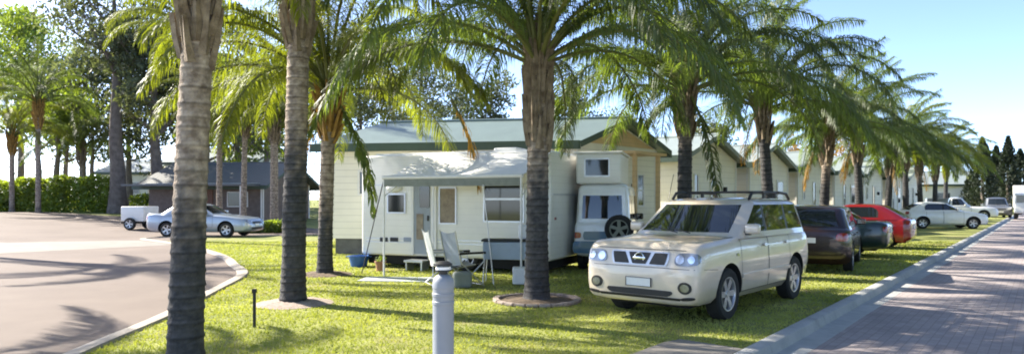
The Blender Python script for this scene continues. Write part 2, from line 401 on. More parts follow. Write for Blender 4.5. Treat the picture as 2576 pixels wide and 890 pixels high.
# ================================================================ palms
def frond_mesh(name, L, e0, bend, seed, m, nl=150, ll=.60, wd=.0115, hang=1.0):
    rg = random.Random(seed); n = 16
    p = Vector((0,0,0)); pts = [p.copy()]; tans = []
    yaw = 0
    for i in range(n):
        s = (i+.5)/n
        a = R(e0 - bend*s**1.25); yaw += rg.uniform(-.035, .035)
        t = Vector((math.cos(a)*math.cos(yaw), math.cos(a)*math.sin(yaw), math.sin(a)))
        tans.append(t); p = p + t*(L/n); pts.append(p.copy())
    mb = MB()
    mb.tube(pts, [.034*(1-.85*i/n)+.004 for i in range(n+1)], 5, 1)
    V = mb.v; Fa = mb.f; Mi = mb.m
    dn = Vector((0,0,-1))
    for sgn in (-1, 1):
        for k in range(nl):
            s = .13 + .86*(k+rg.random()*.7)/nl
            i = min(n-1, int(s*n)); fr = s*n-i
            q = pts[i].lerp(pts[i+1], fr); T = tans[i]
            S = Vector((-math.sin(yaw), math.cos(yaw), 0)); S = (S - T*S.dot(T)).normalized()*sgn; U = T.cross(S)*sgn
            prof = min(1, .40+2.2*(s-.13)) * (1 if s < .6 else 1-.62*((s-.6)/.4)**1.5)
            l = ll*prof*rg.uniform(.8, 1.12)
            v = rg.uniform(-.35, .75)
            d0 = (S*math.cos(v) + U*math.sin(v) + T*(.45+.6*s)).normalized()
            g = rg.uniform(.6, 1.15)*hang
            d1 = (d0 + dn*.95*g).normalized(); d2 = (d0*.5 + dn*1.7*g).normalized()
            p1 = q + d0*l*.36; p2 = p1 + d1*l*.36; p3 = p2 + d2*l*.34
            wv = d0.cross(Vector((rg.uniform(-.4,.4), rg.uniform(-.4,.4), 1)))
            if wv.length < .05: wv = T.copy()
            wv = wv.normalized()*wd*rg.uniform(.75, 1.2)
            b = len(V)
            V += [tuple(q-wv*.5), tuple(q+wv*.5), tuple(p1-wv), tuple(p1+wv), tuple(p2-wv*.8), tuple(p2+wv*.8), tuple(p3)]
            Fa += [(b,b+1,b+3,b+2), (b+2,b+3,b+5,b+4), (b+4,b+5,b+6)]; Mi += [0,0,0]
    me = bpy.data.meshes.new(name); me.from_pydata(V, [], Fa); me.materials.append(m); me.materials.append(M['rachis'])
    me.polygons.foreach_set('material_index', Mi)
    return me
FR = {}
CLS = [(86, 60), (78, 86), (70, 104), (60, 116), (50, 118), (40, 114), (27, 100), (-48, 40)]
for key, m in (('g', M['frond']), ('y', M['frond_y'])):
    FR[key] = [[frond_mesh('frond', 4.1, e, b, 100*i+k+(7 if key == 'y' else 0), m) for k in range(2)] for i, (e, b) in enumerate(CLS)]
DEAD = [frond_mesh('frond', 2.0, -62, 26, 900+k, M['frond_dead'], nl=40, ll=.42, hang=1.2) for k in range(2)]
FAT = [frond_mesh('frond', 2.6, -58, 30, 950+k, M['frond'], nl=60, ll=.38, wd=.026, hang=1.25) for k in range(2)]
def palm(name, label, x, y, zc, r0, r1, lean=(0,0), key='g', nf=27, seed=0, boots=1.0, group=None, split=None, size=1., flare=.25, boot_m=None, hangers=(), dead=(), tilt=0, orange=False, skip=(), boot_w=1.):
    """zc: height of the crown's base above the ground; lean: sideways shift of the trunk's head"""
    rg = random.Random(seed*13+5)
    g = gz(x, y)
    t = thing(name, label, 'palm tree', (x, y, g), 0, group)
    zt = zc - .05; n = max(24, int(zt/.022))
    mb = MB(); seg = 18; vs = []; fs = []; mi = []
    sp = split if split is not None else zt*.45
    zs = [-.05 + (zt+.05)*i/n for i in range(n+1)]
    rows, k_ = set(), 0
    while k_ < n: rows.add(k_); k_ += rg.choice((4,5,6,6,7,8))
    for i, z in enumerate(zs):
        u = max(0, z)/zt
        rr = r0 + (r1-r0)*u + flare*r0*math.exp(-max(0, z)/.28)
        rr *= 1 + (.045 if i in rows else .02 if i-1 in rows else -.015) + rg.uniform(-.008, .008)
        cx, cy = lean[0]*u**1.3, lean[1]*u**1.3
        for k in range(seg):
            w = 2*math.pi*k/seg
            q = rr*(1 + .045*noise.noise(Vector((math.cos(w)*1.7, math.sin(w)*1.7, z*2.3+seed*9))))
            vs.append((cx+q*math.cos(w), cy+q*math.sin(w), z))
    height_tone, scar = [], []
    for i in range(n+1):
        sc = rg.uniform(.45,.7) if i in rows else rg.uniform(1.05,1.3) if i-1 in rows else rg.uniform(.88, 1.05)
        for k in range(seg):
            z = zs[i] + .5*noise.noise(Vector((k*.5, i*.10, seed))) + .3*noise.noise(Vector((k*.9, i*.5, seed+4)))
            height_tone.append(min(1, max(0, (z-sp)/.9+.5))); scar.append(sc*(1+.4*noise.noise(Vector((k*.8, i*.9, seed)))))
    for i in range(n):
        for k in range(seg):
            fs.append((i*seg+k, i*seg+(k+1) % seg, (i+1)*seg+(k+1) % seg, (i+1)*seg+k))
    mb.v = vs; mb.f = fs; mb.m = [0]*len(fs)
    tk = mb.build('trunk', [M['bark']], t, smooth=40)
    for nm_, dat in (('height_tone', height_tone), ('scar', scar)):
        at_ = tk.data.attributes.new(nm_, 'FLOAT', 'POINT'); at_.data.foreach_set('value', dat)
    top = Vector((lean[0], lean[1], zc))
    if boots:                                   # shaggy old leaf bases round the head of the trunk
        mb = MB(); nb = int(40*boots*(1.0 if r1 > .1 else .7))
        for k in range(nb):
            u = k/nb; z = zc - boots*(1-u)*1.0; w = k*2.399 + rg.uniform(-.2,.2)
            uu = z/zt
            c = Vector((lean[0]*uu**1.3, lean[1]*uu**1.3, z)); o = Vector((math.cos(w), math.sin(w), 0)); s = Vector((-o.y, o.x, 0))
            rr = r1*(.95); Lb = rg.uniform(.35,.85); fl = rg.uniform(.04,.18)*boot_w
            pts = [c+o*rr, c+o*(rr+.05*boot_w+.02+.25*fl)+Vector((0,0,Lb*.45)), c+o*(rr+.08*boot_w+.02+fl*.75)+Vector((0,0,Lb))]
            ws = [r1*rg.uniform(.36,.6), r1*rg.uniform(.22,.36), .018]; b = len(mb.v)
            for p_, w_ in zip(pts, ws): mb.v += [tuple(p_-s*w_), tuple(p_+o*.05), tuple(p_+s*w_), tuple(p_-o*.03)]
            for i in range(2):
                for q in range(4): mb.f.append((b+i*4+q, b+i*4+(q+1) % 4, b+(i+1)*4+(q+1) % 4, b+(i+1)*4+q)); mb.m.append(0)
            mb.f.append((b+8, b+9, b+10, b+11)); mb.m.append(0)
        mb.tube([(lean[0]*.92, lean[1]*.92, zc-.45), tuple(top+Vector((0,0,.15))), tuple(top+Vector((0,0,.9)))], [r1*.98, r1*.9, .05], 12, 0)
        mb.build('leaf_base', [boot_m or M['boot']], t, smooth=50)
    off = rg.uniform(0, 6.28)
    for i in range(nf):
        u = (i+.5)/nf
        c = min(6, int(u**.95*7)); w = off + i*2.39996 + rg.uniform(-.25,.25)
        if any(abs((math.degrees(w)-a+180) % 360-180) < b_ and c >= c_ for a, b_, c_ in skip): continue
        f = link('frond', FR[key][c][rg.randrange(2)], t)
        f.location = top + Vector((math.cos(w)*r1*.6, math.sin(w)*r1*.6, .25*(1-u)+.05))
        sc = size*rg.uniform(.88, 1.08)
        f.scale = (sc, sc, sc); f.rotation_euler = (rg.uniform(-.12,.12), rg.uniform(-.10,.10), w)
    for w, kind, sc in hangers:
        me = FAT[rg.randrange(2)] if kind == 'fat' else FR[key][7][rg.randrange(2)]
        f = link('frond', me, t); f.location = top + Vector((math.cos(R(w))*r1, math.sin(R(w))*r1, 0)); f.scale = (sc,)*3; f.rotation_euler = (0,0,R(w))
    for w, dist, dz, sc in dead:
        f = link('frond', DEAD[rg.randrange(2)], t); f.location = top + Vector((math.cos(R(w))*dist, math.sin(R(w))*dist, dz)); f.scale = (sc,)*3; f.rotation_euler = (0,0,R(w))
        f['label'] = 'dry yellow-orange hanging frond'
    return t
GR = 'palms in a line along the parked cars'
def rowx(Y): return at(2630-4.98*2887.5/Y, Y)
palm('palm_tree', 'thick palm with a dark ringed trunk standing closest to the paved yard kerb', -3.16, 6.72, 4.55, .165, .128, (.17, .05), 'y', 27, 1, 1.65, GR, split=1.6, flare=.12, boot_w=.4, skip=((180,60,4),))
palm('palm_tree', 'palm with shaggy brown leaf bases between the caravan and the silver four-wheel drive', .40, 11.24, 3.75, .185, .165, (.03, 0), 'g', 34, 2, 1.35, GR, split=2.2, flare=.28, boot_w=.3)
names = ['palm rising directly behind the roof rack of the silver four-wheel drive', 'slim palm behind the gap of the silver four-wheel drive and maroon wagon', 'palm with trunk behind the maroon wagon roof', 'palm standing behind the dark green sedan',
         'palm standing behind the red hatchback roof', 'dark trunked palm at the tail of the white hatchback', 'small distant palm over the rear window of the white hatchback', 'small distant palm over the bonnet of the white hatchback', 'last palm of the line, beyond the white hatchback']
for i, Y in enumerate((15.8, 20.8, 25.7, 30.9, 36, 41, 46, 51.5, 57)):
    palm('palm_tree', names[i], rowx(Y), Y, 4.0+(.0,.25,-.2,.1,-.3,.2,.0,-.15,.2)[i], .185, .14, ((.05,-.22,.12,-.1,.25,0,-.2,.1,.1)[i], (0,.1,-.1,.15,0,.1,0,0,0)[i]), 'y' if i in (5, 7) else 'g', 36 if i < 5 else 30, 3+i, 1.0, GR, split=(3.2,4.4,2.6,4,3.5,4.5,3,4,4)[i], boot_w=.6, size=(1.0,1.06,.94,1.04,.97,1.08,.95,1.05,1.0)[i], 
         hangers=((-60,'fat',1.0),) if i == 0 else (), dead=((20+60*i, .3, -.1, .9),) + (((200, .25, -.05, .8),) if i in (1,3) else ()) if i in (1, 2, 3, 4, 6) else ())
GL = 'palms on the grass island'
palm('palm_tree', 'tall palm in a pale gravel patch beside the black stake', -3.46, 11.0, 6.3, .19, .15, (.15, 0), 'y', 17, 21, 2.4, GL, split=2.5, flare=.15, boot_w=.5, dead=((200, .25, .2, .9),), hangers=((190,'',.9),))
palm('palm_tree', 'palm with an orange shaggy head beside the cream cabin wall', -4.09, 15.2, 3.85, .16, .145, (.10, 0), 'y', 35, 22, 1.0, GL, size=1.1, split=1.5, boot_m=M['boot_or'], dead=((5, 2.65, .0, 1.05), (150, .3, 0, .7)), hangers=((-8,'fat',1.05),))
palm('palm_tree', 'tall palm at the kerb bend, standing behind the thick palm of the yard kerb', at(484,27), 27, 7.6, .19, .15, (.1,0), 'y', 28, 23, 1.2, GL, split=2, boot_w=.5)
GB = 'palms around the brown building'
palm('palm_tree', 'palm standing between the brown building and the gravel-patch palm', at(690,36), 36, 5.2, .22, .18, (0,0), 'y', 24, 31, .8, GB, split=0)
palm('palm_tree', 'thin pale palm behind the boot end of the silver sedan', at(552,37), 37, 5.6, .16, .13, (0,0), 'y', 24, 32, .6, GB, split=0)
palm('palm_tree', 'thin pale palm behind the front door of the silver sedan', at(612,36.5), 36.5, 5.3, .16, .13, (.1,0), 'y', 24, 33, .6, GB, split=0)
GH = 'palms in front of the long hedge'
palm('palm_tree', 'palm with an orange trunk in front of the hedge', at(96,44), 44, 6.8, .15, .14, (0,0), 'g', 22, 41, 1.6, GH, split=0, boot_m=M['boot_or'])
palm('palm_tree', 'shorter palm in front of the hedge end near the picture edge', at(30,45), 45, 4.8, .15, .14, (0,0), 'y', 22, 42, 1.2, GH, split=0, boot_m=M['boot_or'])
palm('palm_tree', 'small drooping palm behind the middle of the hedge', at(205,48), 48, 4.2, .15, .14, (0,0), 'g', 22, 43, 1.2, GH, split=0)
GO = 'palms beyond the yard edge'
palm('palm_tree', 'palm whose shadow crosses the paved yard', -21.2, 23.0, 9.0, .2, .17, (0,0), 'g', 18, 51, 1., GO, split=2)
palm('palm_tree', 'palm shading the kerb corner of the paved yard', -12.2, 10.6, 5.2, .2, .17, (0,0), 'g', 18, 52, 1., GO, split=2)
# rings of gravel and edging at three palms
def ring(label, x, y, r, m, edge, seed):
    t = thing('tree_ring', label, 'garden edging', (x, y, 0), 0, 'rings at the palm feet')
    rg = random.Random(seed); mb = MB(); n = 30
    rr = [r*(1+.10*noise.noise(Vector((math.cos(6.283*k/n)*1.5, math.sin(6.283*k/n)*1.5, seed)))) for k in range(n)]
    vs = [(0,0,.055)] + [(rr[k]*.6*math.cos(6.283*k/n), rr[k]*.6*math.sin(6.283*k/n), .05+rg.uniform(-.01,.015)) for k in range(n)] + [(rr[k]*math.cos(6.283*k/n), rr[k]*math.sin(6.283*k/n), .005) for k in range(n)]
    fs = [(0, 1+k, 1+(k+1) % n) for k in range(n)] + [(1+k, 1+n+k, 1+n+(k+1) % n, 1+(k+1) % n) for k in range(n)]
    mb.add(vs, fs); mb.build('soil', m, t, smooth=60)
    if edge:
        mb = MB()
        for k in range(22):
            w = 6.283*k/22
            mb.box((r*math.cos(w), r*math.sin(w), .03), (.10, r*6.283/22*.93, .045+rg.uniform(-.012,.016)), 0, w, bev=.012)
        mb.build('edging', edge, t)
ring('ring of pinkish edging stones around the shaggy palm beside the four-wheel drive', .40, 11.24, .66, M['soil'], M['gravel'], 3)
ring('pale gravel patch at the foot of the tall island palm', -3.46, 11.0, .62, M['gravel'], None, 5)
ring('brown mulch mound at the foot of the orange-headed palm', -4.09, 15.2, .6, M['soil'], None, 8)
# ================================================================ broad trees
def leafcloud(V, Fa, c, rad, n, size, rg, hang=.4, asp=.4):
    for _ in range(n):
        while True:
            p = Vector((rg.uniform(-1,1), rg.uniform(-1,1), rg.uniform(-1,1)))
            if p.length < 1: break
        p = c + Vector((p.x*rad[0], p.y*rad[1], p.z*rad[2]))
        a = Vector((rg.gauss(0,1), rg.gauss(0,1), rg.gauss(0,1)-hang*2)).normalized()
        b = a.cross(Vector((rg.gauss(0,1), rg.gauss(0,1), rg.gauss(0,1)))).normalized()
        s = size*rg.uniform(.6,1.3); a = a*s; b = b*s*asp
        k = len(V)
        V += [tuple(p-a*.5), tuple(p+b*.5), tuple(p+a*.5), tuple(p-b*.5)]; Fa.append((k,k+1,k+2,k+3))
def tree(label, x, y, h, tr, seed, leaf='gum_leaf', crown0=.45, spread=.28, nl=9, per=110, size=.34, clump=1.1, group=None, bark='gum_bark', name='gum_tree', lean=0, cat='tree', hang=.5):
    rg = random.Random(seed); t = thing(name, label, cat, (x, y, gz(x, y)), 0, group)
    mb = MB(); n = 10; tp = []
    ox, oy = 0, 0
    for i in range(n+1):
        u = i/n; tp.append(Vector((ox + lean*u*h, oy, u*h*.9-.1))); ox += rg.uniform(-.10,.10)*h/14; oy += rg.uniform(-.10,.10)*h/14
    mb.tube(tp, [tr*(1-.85*i/n)*(1.25 if i == 0 else 1) for i in range(n+1)], 10, 0)
    V, Fa = [], []
    for k in range(nl):
        u = crown0 + (1-crown0)*(k+.5)/nl
        i = min(n-1, int(u*n)); p = tp[i].lerp(tp[i+1], u*n-i)
        w = k*2.4+rg.uniform(-.5,.5); el = rg.uniform(.25,.9)
        d = Vector((math.cos(w)*math.cos(el), math.sin(w)*math.cos(el), math.sin(el)))
        L = h*spread*(1.15-.65*u)*rg.uniform(.7,1.25)
        q1 = p + d*L*.5 + Vector((0,0,rg.uniform(-.1,.2)*L)); q2 = q1 + (d+Vector((rg.uniform(-.4,.4), rg.uniform(-.4,.4), .25))).normalized()*L*.6
        r_ = tr*(1-.8*u)*.55
        mb.tube([p, q1, q2], [r_, r_*.6, r_*.2], 6, 0)
        for base in (q1, q2, q1.lerp(q2, .5)):
            for _ in range(2):
                e = base + Vector((rg.gauss(0,.9), rg.gauss(0,.9), rg.gauss(0,.6)))*clump*.8
                mb.tube([base, base.lerp(e,.5)+Vector((0,0,.1)), e], [r_*.25, r_*.15, .012], 4, 0)
                cr = clump*rg.uniform(.65,1.2)
                leafcloud(V, Fa, e, (cr, cr, cr*.72), per//2, size, rg, hang)
    leafcloud(V, Fa, tp[-1], (clump, clump, clump*.8), per, size, rg, hang)
    mb.build('trunk', M[bark], t, smooth=50)
    me = bpy.data.meshes.new('crown'); me.from_pydata(V, [], Fa); me.materials.append(M[leaf]); link('crown', me, t)
    return t
GT = 'tall trees behind the hedge and cabins'
tree('tall full green tree rising above the hedge end', at(50,64), 64, 18.5, .35, 11, 'green_leaf', .42, .25, 15, 210, .42, 1.5, GT, name='shade_tree')
tree('gum tree with a thick dark trunk at the hedge end', at(296,46), 46, 17, .55, 12, 'gum_leaf', .5, .26, 13, 200, .34, 1.25, GT)
tree('gum tree with thick trunk behind the roof of the silver sedan', at(395,47), 47, 13, .48, 13, 'gum_leaf', .42, .30, 14, 260, .32, 1.2, GT)
tree('thin dark gum stem above the middle of the hedge', at(232,56), 56, 12, .22, 14, 'gum_leaf', .45, .25, 8, 80, .32, 1.1, GT)
tree('slim dark tree behind the orange-trunked palm', at(140,50), 50, 9.5, .28, 15, 'green_leaf', .6, .22, 8, 110, .36, 1.0, GT, name='shade_tree')
far = [(560,62,14,21,'gum tree far behind the thin pale palms'), (760,66,16,22,'gum tree far behind the tall island palm'), (905,70,17,23,'pale gum tree above the cream cabin roof beside the orange-headed palm'), (1060,74,17.5,24,'pale gum tree above the cabin roof over the caravan awning'),
       (1235,72,13.5,25,'low gum tree behind the cabin roof ridge'), (1440,68,13,26,'dark gum tree behind the shaggy palm'), (1590,90,12,27,'distant gum tree behind the tan gable'), (1800,84,11,28,'distant gum tree behind the pale cabin roofs')]
for px, Y, h, s, lb in far:
    tree(lb, at(px,Y), Y, h, .28, s, 'gum_leaf', .38, .26, 13, 120, .42, 1.35, GT)
tree('golden leafed small tree behind the pale cabins beside a green one', at(1990,60), 60, 6.6, .15, 41, 'gold_leaf', .4, .22, 8, 70, .3, .9, 'small garden trees behind the cabins', name='garden_tree')
tree('golden leafed small tree farther along the cabin row', at(2120,72), 72, 8.0, .15, 42, 'gold_leaf', .4, .22, 8, 70, .32, 1.0, 'small garden trees behind the cabins', name='garden_tree')
for px, Y, h, sd, lf, lb in ((215,58,14,79,'gum_leaf','gum tree behind the end of the hedge beside the thick dark trunk'), (985,78,15,80,'gum_leaf','gum tree far behind the cabin ridge near the dangling frond'), (1150,82,15,81,'gum_leaf','gum tree far behind the cabin ridge near the dry orange frond'), (840,72,15,82,'gum_leaf','gum tree far behind the palm with the orange head'), (95,62,15,78,'green_leaf','leafy tree behind the orange-trunked hedge palm'), (165,66,13,72,'gum_leaf','gum tree behind the drooping hedge palm'), (450,60,12,73,'gum_leaf','gum tree behind the silver sedan and the thick trunks'), (670,58,12,74,'green_leaf','leafy tree behind the brown building'), (520,50,11,75,'green_leaf','leafy tree behind the near end of the brown building roof'), (600,52,13,76,'gum_leaf','gum tree over the middle of the brown building'), (325,58,12,77,'gum_leaf','gum tree between the two thick gum trunks')):
    tree(lb, at(px,Y), Y, h, .3, sd, lf, .35, .28, 11, 110, .42, 1.4, GT, name='shade_tree' if lf == 'green_leaf' else 'gum_tree')
# hedge
def hedge(name, label, a, b, w, h, n, seed, leaf='green_leaf', cat='hedge'):
    rg = random.Random(seed); V, Fa = [], []
    a, b = Vector(a), Vector(b); t = (b-a).normalized(); s = Vector((-t.y, t.x, 0)); L = (b-a).length
    for _ in range(n):
        u = rg.random(); v = rg.uniform(-.5,.5); z = rg.random()
        hh = h*(.86+.26*noise.noise(Vector((u*L*.55, seed, 0)))); ww = w*(1-.25*z)*(1+.3*noise.noise(Vector((u*L*.8, z*2, seed))))
        p = a + t*u*L + s*v*ww
        p.z = gz(p.x, p.y) + z*hh
        c = p; q = Vector((rg.gauss(0,1), rg.gauss(0,1), rg.gauss(0,1))).normalized(); r_ = q.cross(Vector((rg.gauss(0,1), rg.gauss(0,1), rg.gauss(0,1)))).normalized()
        sz = rg.uniform(.12,.3); q *= sz; r_ *= sz*.55; k = len(V)
        V += [tuple(c-q*.5), tuple(c+r_*.5), tuple(c+q*.5), tuple(c-r_*.5)]; Fa.append((k,k+1,k+2,k+3))
    me = bpy.data.meshes.new(name); me.from_pydata(V, [], Fa); me.materials.append(M[leaf])
    o = link(name, me); return tag(o, label, cat)
hedge('hedge', 'long leafy green hedge along the far edge of the paved yard', (-36, 45.5, 0), (-26.8, 46.5, 0), 1.6, 2.6, 15000, 3, 'hedge_leaf')
hedge('shrub_bed', 'low dark shrubs between the two thick gum trunks', (-26.0, 47.5, 0), (-21, 48.5, 0), 1.2, 1.3, 3200, 5, cat='shrubs')
hedge('shrub', 'dark low shrub at the bumper of the silver sedan', (-13.2, 33.6, 0), (-10.4, 33.9, 0), .8, .7, 1600, 6, cat='shrub')
hedge('tree_line', 'distant band of dull green trees along the horizon behind the hedge', (-75, 78, 0), (-20, 86, 0), 8, 7.5, 13000, 9, 'gum_leaf', 'trees')
# conifers
def conifer(label, x, y, h, r, seed):
    rg = random.Random(seed); t = thing('conifer_tree', label, 'conifer', (x, y, 0), 0, 'conifers at the end of the road')
    mb = MB(); mb.tube([(0,0,-.1),(0,0,h*.5),(0,0,h*.96)], [.22,.14,.02], 8); mb.build('trunk', M['gum_bark'], t, smooth=50)
    V, Fa = [], []
    for _ in range(4200):
        u = rg.random()**.8; w = rg.uniform(0,6.283); z = h*(.06+.94*u)
        rr = r*1.3*(1-u)**.7*(.4+.6*rg.random())*(1+.6*noise.noise(Vector((math.cos(w)*2, math.sin(w)*2, z*1.2+seed))))
        p = Vector((rr*math.cos(w), rr*math.sin(w), z))
        a = (Vector((math.cos(w), math.sin(w), .9))*.6 + Vector((rg.gauss(0,.4), rg.gauss(0,.4), rg.gauss(0,.4)))).normalized()
        b = a.cross(Vector((rg.gauss(0,1), rg.gauss(0,1), rg.gauss(0,1)))).normalized(); s = rg.uniform(.22,.5); a *= s; b *= s*.35; k = len(V)
        V += [tuple(p-a*.5), tuple(p+b*.5), tuple(p+a*.5), tuple(p-b*.5)]; Fa.append((k,k+1,k+2,k+3))
    me = bpy.data.meshes.new('crown'); me.from_pydata(V, [], Fa); me.materials.append(M['pine_leaf']); link('crown', me, t)
for px, Y, h, r, lb in ((2472,72,8.0,1.3,'broad dark conifer nearest the line of palms'), (2506,76,7.4,1.1,'middle slender dark conifer'), (2536,74,8.3,1.2,'tallest dark conifer of the group'), (2566,78,7.2,1.4,'dark conifer behind the white box truck'), (2446,80,4.8,1.2,'short conifer beside the broad one')):
    conifer(lb, at(px,Y), Y, h, r, px)

# planting across the road: out of the frame, but the cars' windows and paint mirror it
GX = 'trees across the road'
for i, (tt, dd, hh, lf) in enumerate(((3,-10,10,'green_leaf'),(10,-9.5,13,'green_leaf'),(14,-10,12,'gum_leaf'),(19,-10,12,'green_leaf'),(24,-10,12,'green_leaf'),(32,-11,13,'gum_leaf'),(40,-10,12,'green_leaf'),(50,-10,13,'gum_leaf'))):
    q = td(tt, dd); tree('%s tree on the far side of the road, %s from the crossing' % (('leafy','gum')[i % 2], ('first','second','third','fourth','fifth','sixth','seventh','eighth','ninth')[i]), q.x, q.y, hh, .25, 60+i, lf, .25, .28, 14, 170, .45, 1.5, GX, name='shade_tree')
hedge('hedge', 'clipped green hedge on the far side of the road', tuple(td(-2,-7.5)), tuple(td(75,-7.5)), 1.2, 1.9, 12000, 13, 'hedge_leaf')
# ================================================================ cabins
def cabin(label, A, e, f, W, L, floor, eave, ridge, walls, roofm, group=None, end_windows=(), gable=None, barge=None, name='cabin', cat='cabin', ov=.32, detail=0):
    """A: corner nearest the road end; e: along the gable wall; f: along the eaves.  local (x along e, y along f, z up)"""
    t = thing(name, label, cat, (A[0], A[1], gz(*A)), 0, group)
    e = Vector((*e, 0)).normalized(); f = Vector((*f, 0)).normalized()
    mt = Matrix(((e.x, f.x, 0, 0), (e.y, f.y, 0, 0), (0,0,1,0), (0,0,0,1)))
    out = -f
    def B(mb, x0, x1, y0, y1, z0, z1, mi=0):
        mb.box(((x0+x1)/2, (y0+y1)/2, (z0+z1)/2), (x1-x0, y1-y0, z1-z0), mi, mat=mt); return mb
    # walls with gable tops
    mb = MB()
    vs = [(0,0,floor),(W,0,floor),(W,L,floor),(0,L,floor),(0,0,eave),(W,0,eave),(W,L,eave),(0,L,eave),(W/2,0,ridge-.06),(W/2,L,ridge-.06)]
    mb.add(vs, [(0,1,5,8,4),(2,3,7,9,6),(0,4,7,3),(1,2,6,5),(0,3,2,1),(4,8,9,7),(5,6,9,8)], 0, mt)
    mb.build('wall', walls, t)
    B(MB(), .06, W-.06, .06, L-.06, -.25, floor-.002).build('subfloor', M['stump'], t)
    # roof: two slabs and a ridge cap
    s = (ridge-eave)/(W/2); th = .07
    def P(x, y, z): return mt @ Vector((x, y, z))
    ze = eave - s*ov + .03
    mb = MB()
    mb.slab([P(-ov, -ov, ze+th), P(W/2, -ov, ridge+.03+th), P(W/2, L+ov, ridge+.03+th), P(-ov, L+ov, ze+th)], th)
    mb.slab([P(W+ov, L+ov, ze+th), P(W/2+.001, L+ov, ridge+.03+th), P(W/2+.001, -ov, ridge+.03+th), P(W+ov, -ov, ze+th)], th)
    rf = mb.build('roof', roofm, t)
    mb = MB(); mb.tube([P(W/2, -ov-.01, ridge+.105), P(W/2, L+ov+.01, ridge+.105)], .06, 8); mb.build('ridge_cap', roofm, rf, smooth=40)
    # gutters and barge boards
    mb = MB(); B(mb, -ov-.11, -ov-.003, -ov, L+ov, ze-.15, ze+.085); mb.build('gutter', M['fascia'], t)
    mb = MB(); B(mb, W+ov+.003, W+ov+.11, -ov, L+ov, ze-.15, ze+.085); mb.build('gutter', M['fascia'], t)
    mb = MB()
    for sg in (0, 1):
        x0, x1 = (-ov, W/2) if sg == 0 else (W+ov, W/2)
        a, b = P(x0, -ov-.03, ze-.09), P(x1, -ov-.03, ridge-.06); a2, b2 = P(x0, -ov-.03, ze+.085), P(x1, -ov-.03, ridge+.115)
        o = f*.028
        mb.add([a, b, b2, a2, a+o, b+o, b2+o, a2+o], [(0,1,2,3),(7,6,5,4),(0,4,5,1),(1,5,6,2),(2,6,7,3),(3,7,4,0)])
    mb.build('barge_board', barge or M['fascia'], t)
    # eave soffit strip on the front
    B(MB(), -ov+.002, -.002, .0, L, eave-.03, eave-.01).build('soffit', M['trim'], t)
    if gable:
        mb = MB(); z0 = eave+.02
        hh = ridge-.16-z0; hw = W/2-.25
        vs = [(W/2-hw, -.035, z0), (W/2+hw, -.035, z0), (W/2, -.035, z0+hh), (W/2-hw, -.002, z0), (W/2+hw, -.002, z0), (W/2, -.002, z0+hh)]
        mb.add(vs, [(0,1,2),(5,4,3),(0,3,4,1),(1,4,5,2),(2,5,3,0)], 0, mt); mb.build('gable_panel', gable, t)
    def window(x0, x1, z0, z1, side='end', bars=1):
        fr = MB(); fw = .05
        if side == 'end':
            for a in ((x0,x1,z0,z0+fw),(x0,x1,z1-fw,z1),(x0,x0+fw,z0+fw,z1-fw),(x1-fw,x1,z0+fw,z1-fw)): B(fr, a[0],a[1],-.045,-.003,a[2],a[3])
            if bars: B(fr, x0+fw, x1-fw, -.04, -.003, (z0+z1)/2-.02, (z0+z1)/2+.02)
            g = B(MB(), x0+fw, x1-fw, -.022, -.004, z0+fw, z1-fw)
        else:
            for a in ((x0,x1,z0,z0+fw),(x0,x1,z1-fw,z1),(x0,x0+fw,z0+fw,z1-fw),(x1-fw,x1,z0+fw,z1-fw)): B(fr, -.045,-.003,a[0],a[1],a[2],a[3])
            g = B(MB(), -.022, -.004, x0+fw, x1-fw, z0+fw, z1-fw)
        w = g.build('window', M['winglass'], t); fr.build('frame', M['trim'], w)
    for a in end_windows: window(*a)
    mb = MB(); B(mb, -.05, -.004, .02, .10, floor, eave-.05); B(mb, .0, .1, -.03, -.003, floor, eave-.02); B(mb, W-.1, W, -.03, -.003, floor, eave-.02)
    mb.build('corner_trim', M['trim'], t)
    return t, mt, B, window
CE = (.648, .761)
# ---- the cream cabin behind the caravan
A0 = (1.80, 19.6)
t, mt, B, window = cabin('cream weatherboard cabin with green roof and tan gable behind the caravan', A0, CE, (-.985, .17), 4.6, 7.3, .47, 3.26, 4.02, M['cream'], M['roof'], gable=M['tan'])
window(.75, 1.25, 1.35, 2.45)
d = B(MB(), 1.75, 2.5, -.05, -.004, .5, 2.52).build('door', M['trim'], t)
B(MB(), 1.83, 2.42, -.062, -.053, 1.55, 2.42).build('pane', M['winglass'], d); B(MB(), 2.40, 2.44, -.11, -.062, 1.45, 1.52).build('handle', M['chrome'], d)
window(3.3, 3.75, 1.4, 2.45)
for x in (1.45, 2.85): B(MB(), x-.05, x+.05, -.95, -.85, .1, 3.05).build('porch_post', M['tan'], t)
B(MB(), 1.2, 3.1, -1.0, -.002, .30, .465).build('porch_deck', M['trim'], t)
B(MB(), 1.2, 3.1, -1.05, -.06, 2.98, 3.06).build('porch_beam', M['tan'], t)
B(MB(), 3.0, 3.12, -.14, -.004, 1.95, 2.12).build('wall_lamp', M['black'], t)
B(MB(), -.10, -.005, 4.62, 4.72, .3, 2.85).build('downpipe', M['alu'], t)
window(6.05, 6.45, 1.75, 2.5, 'front')
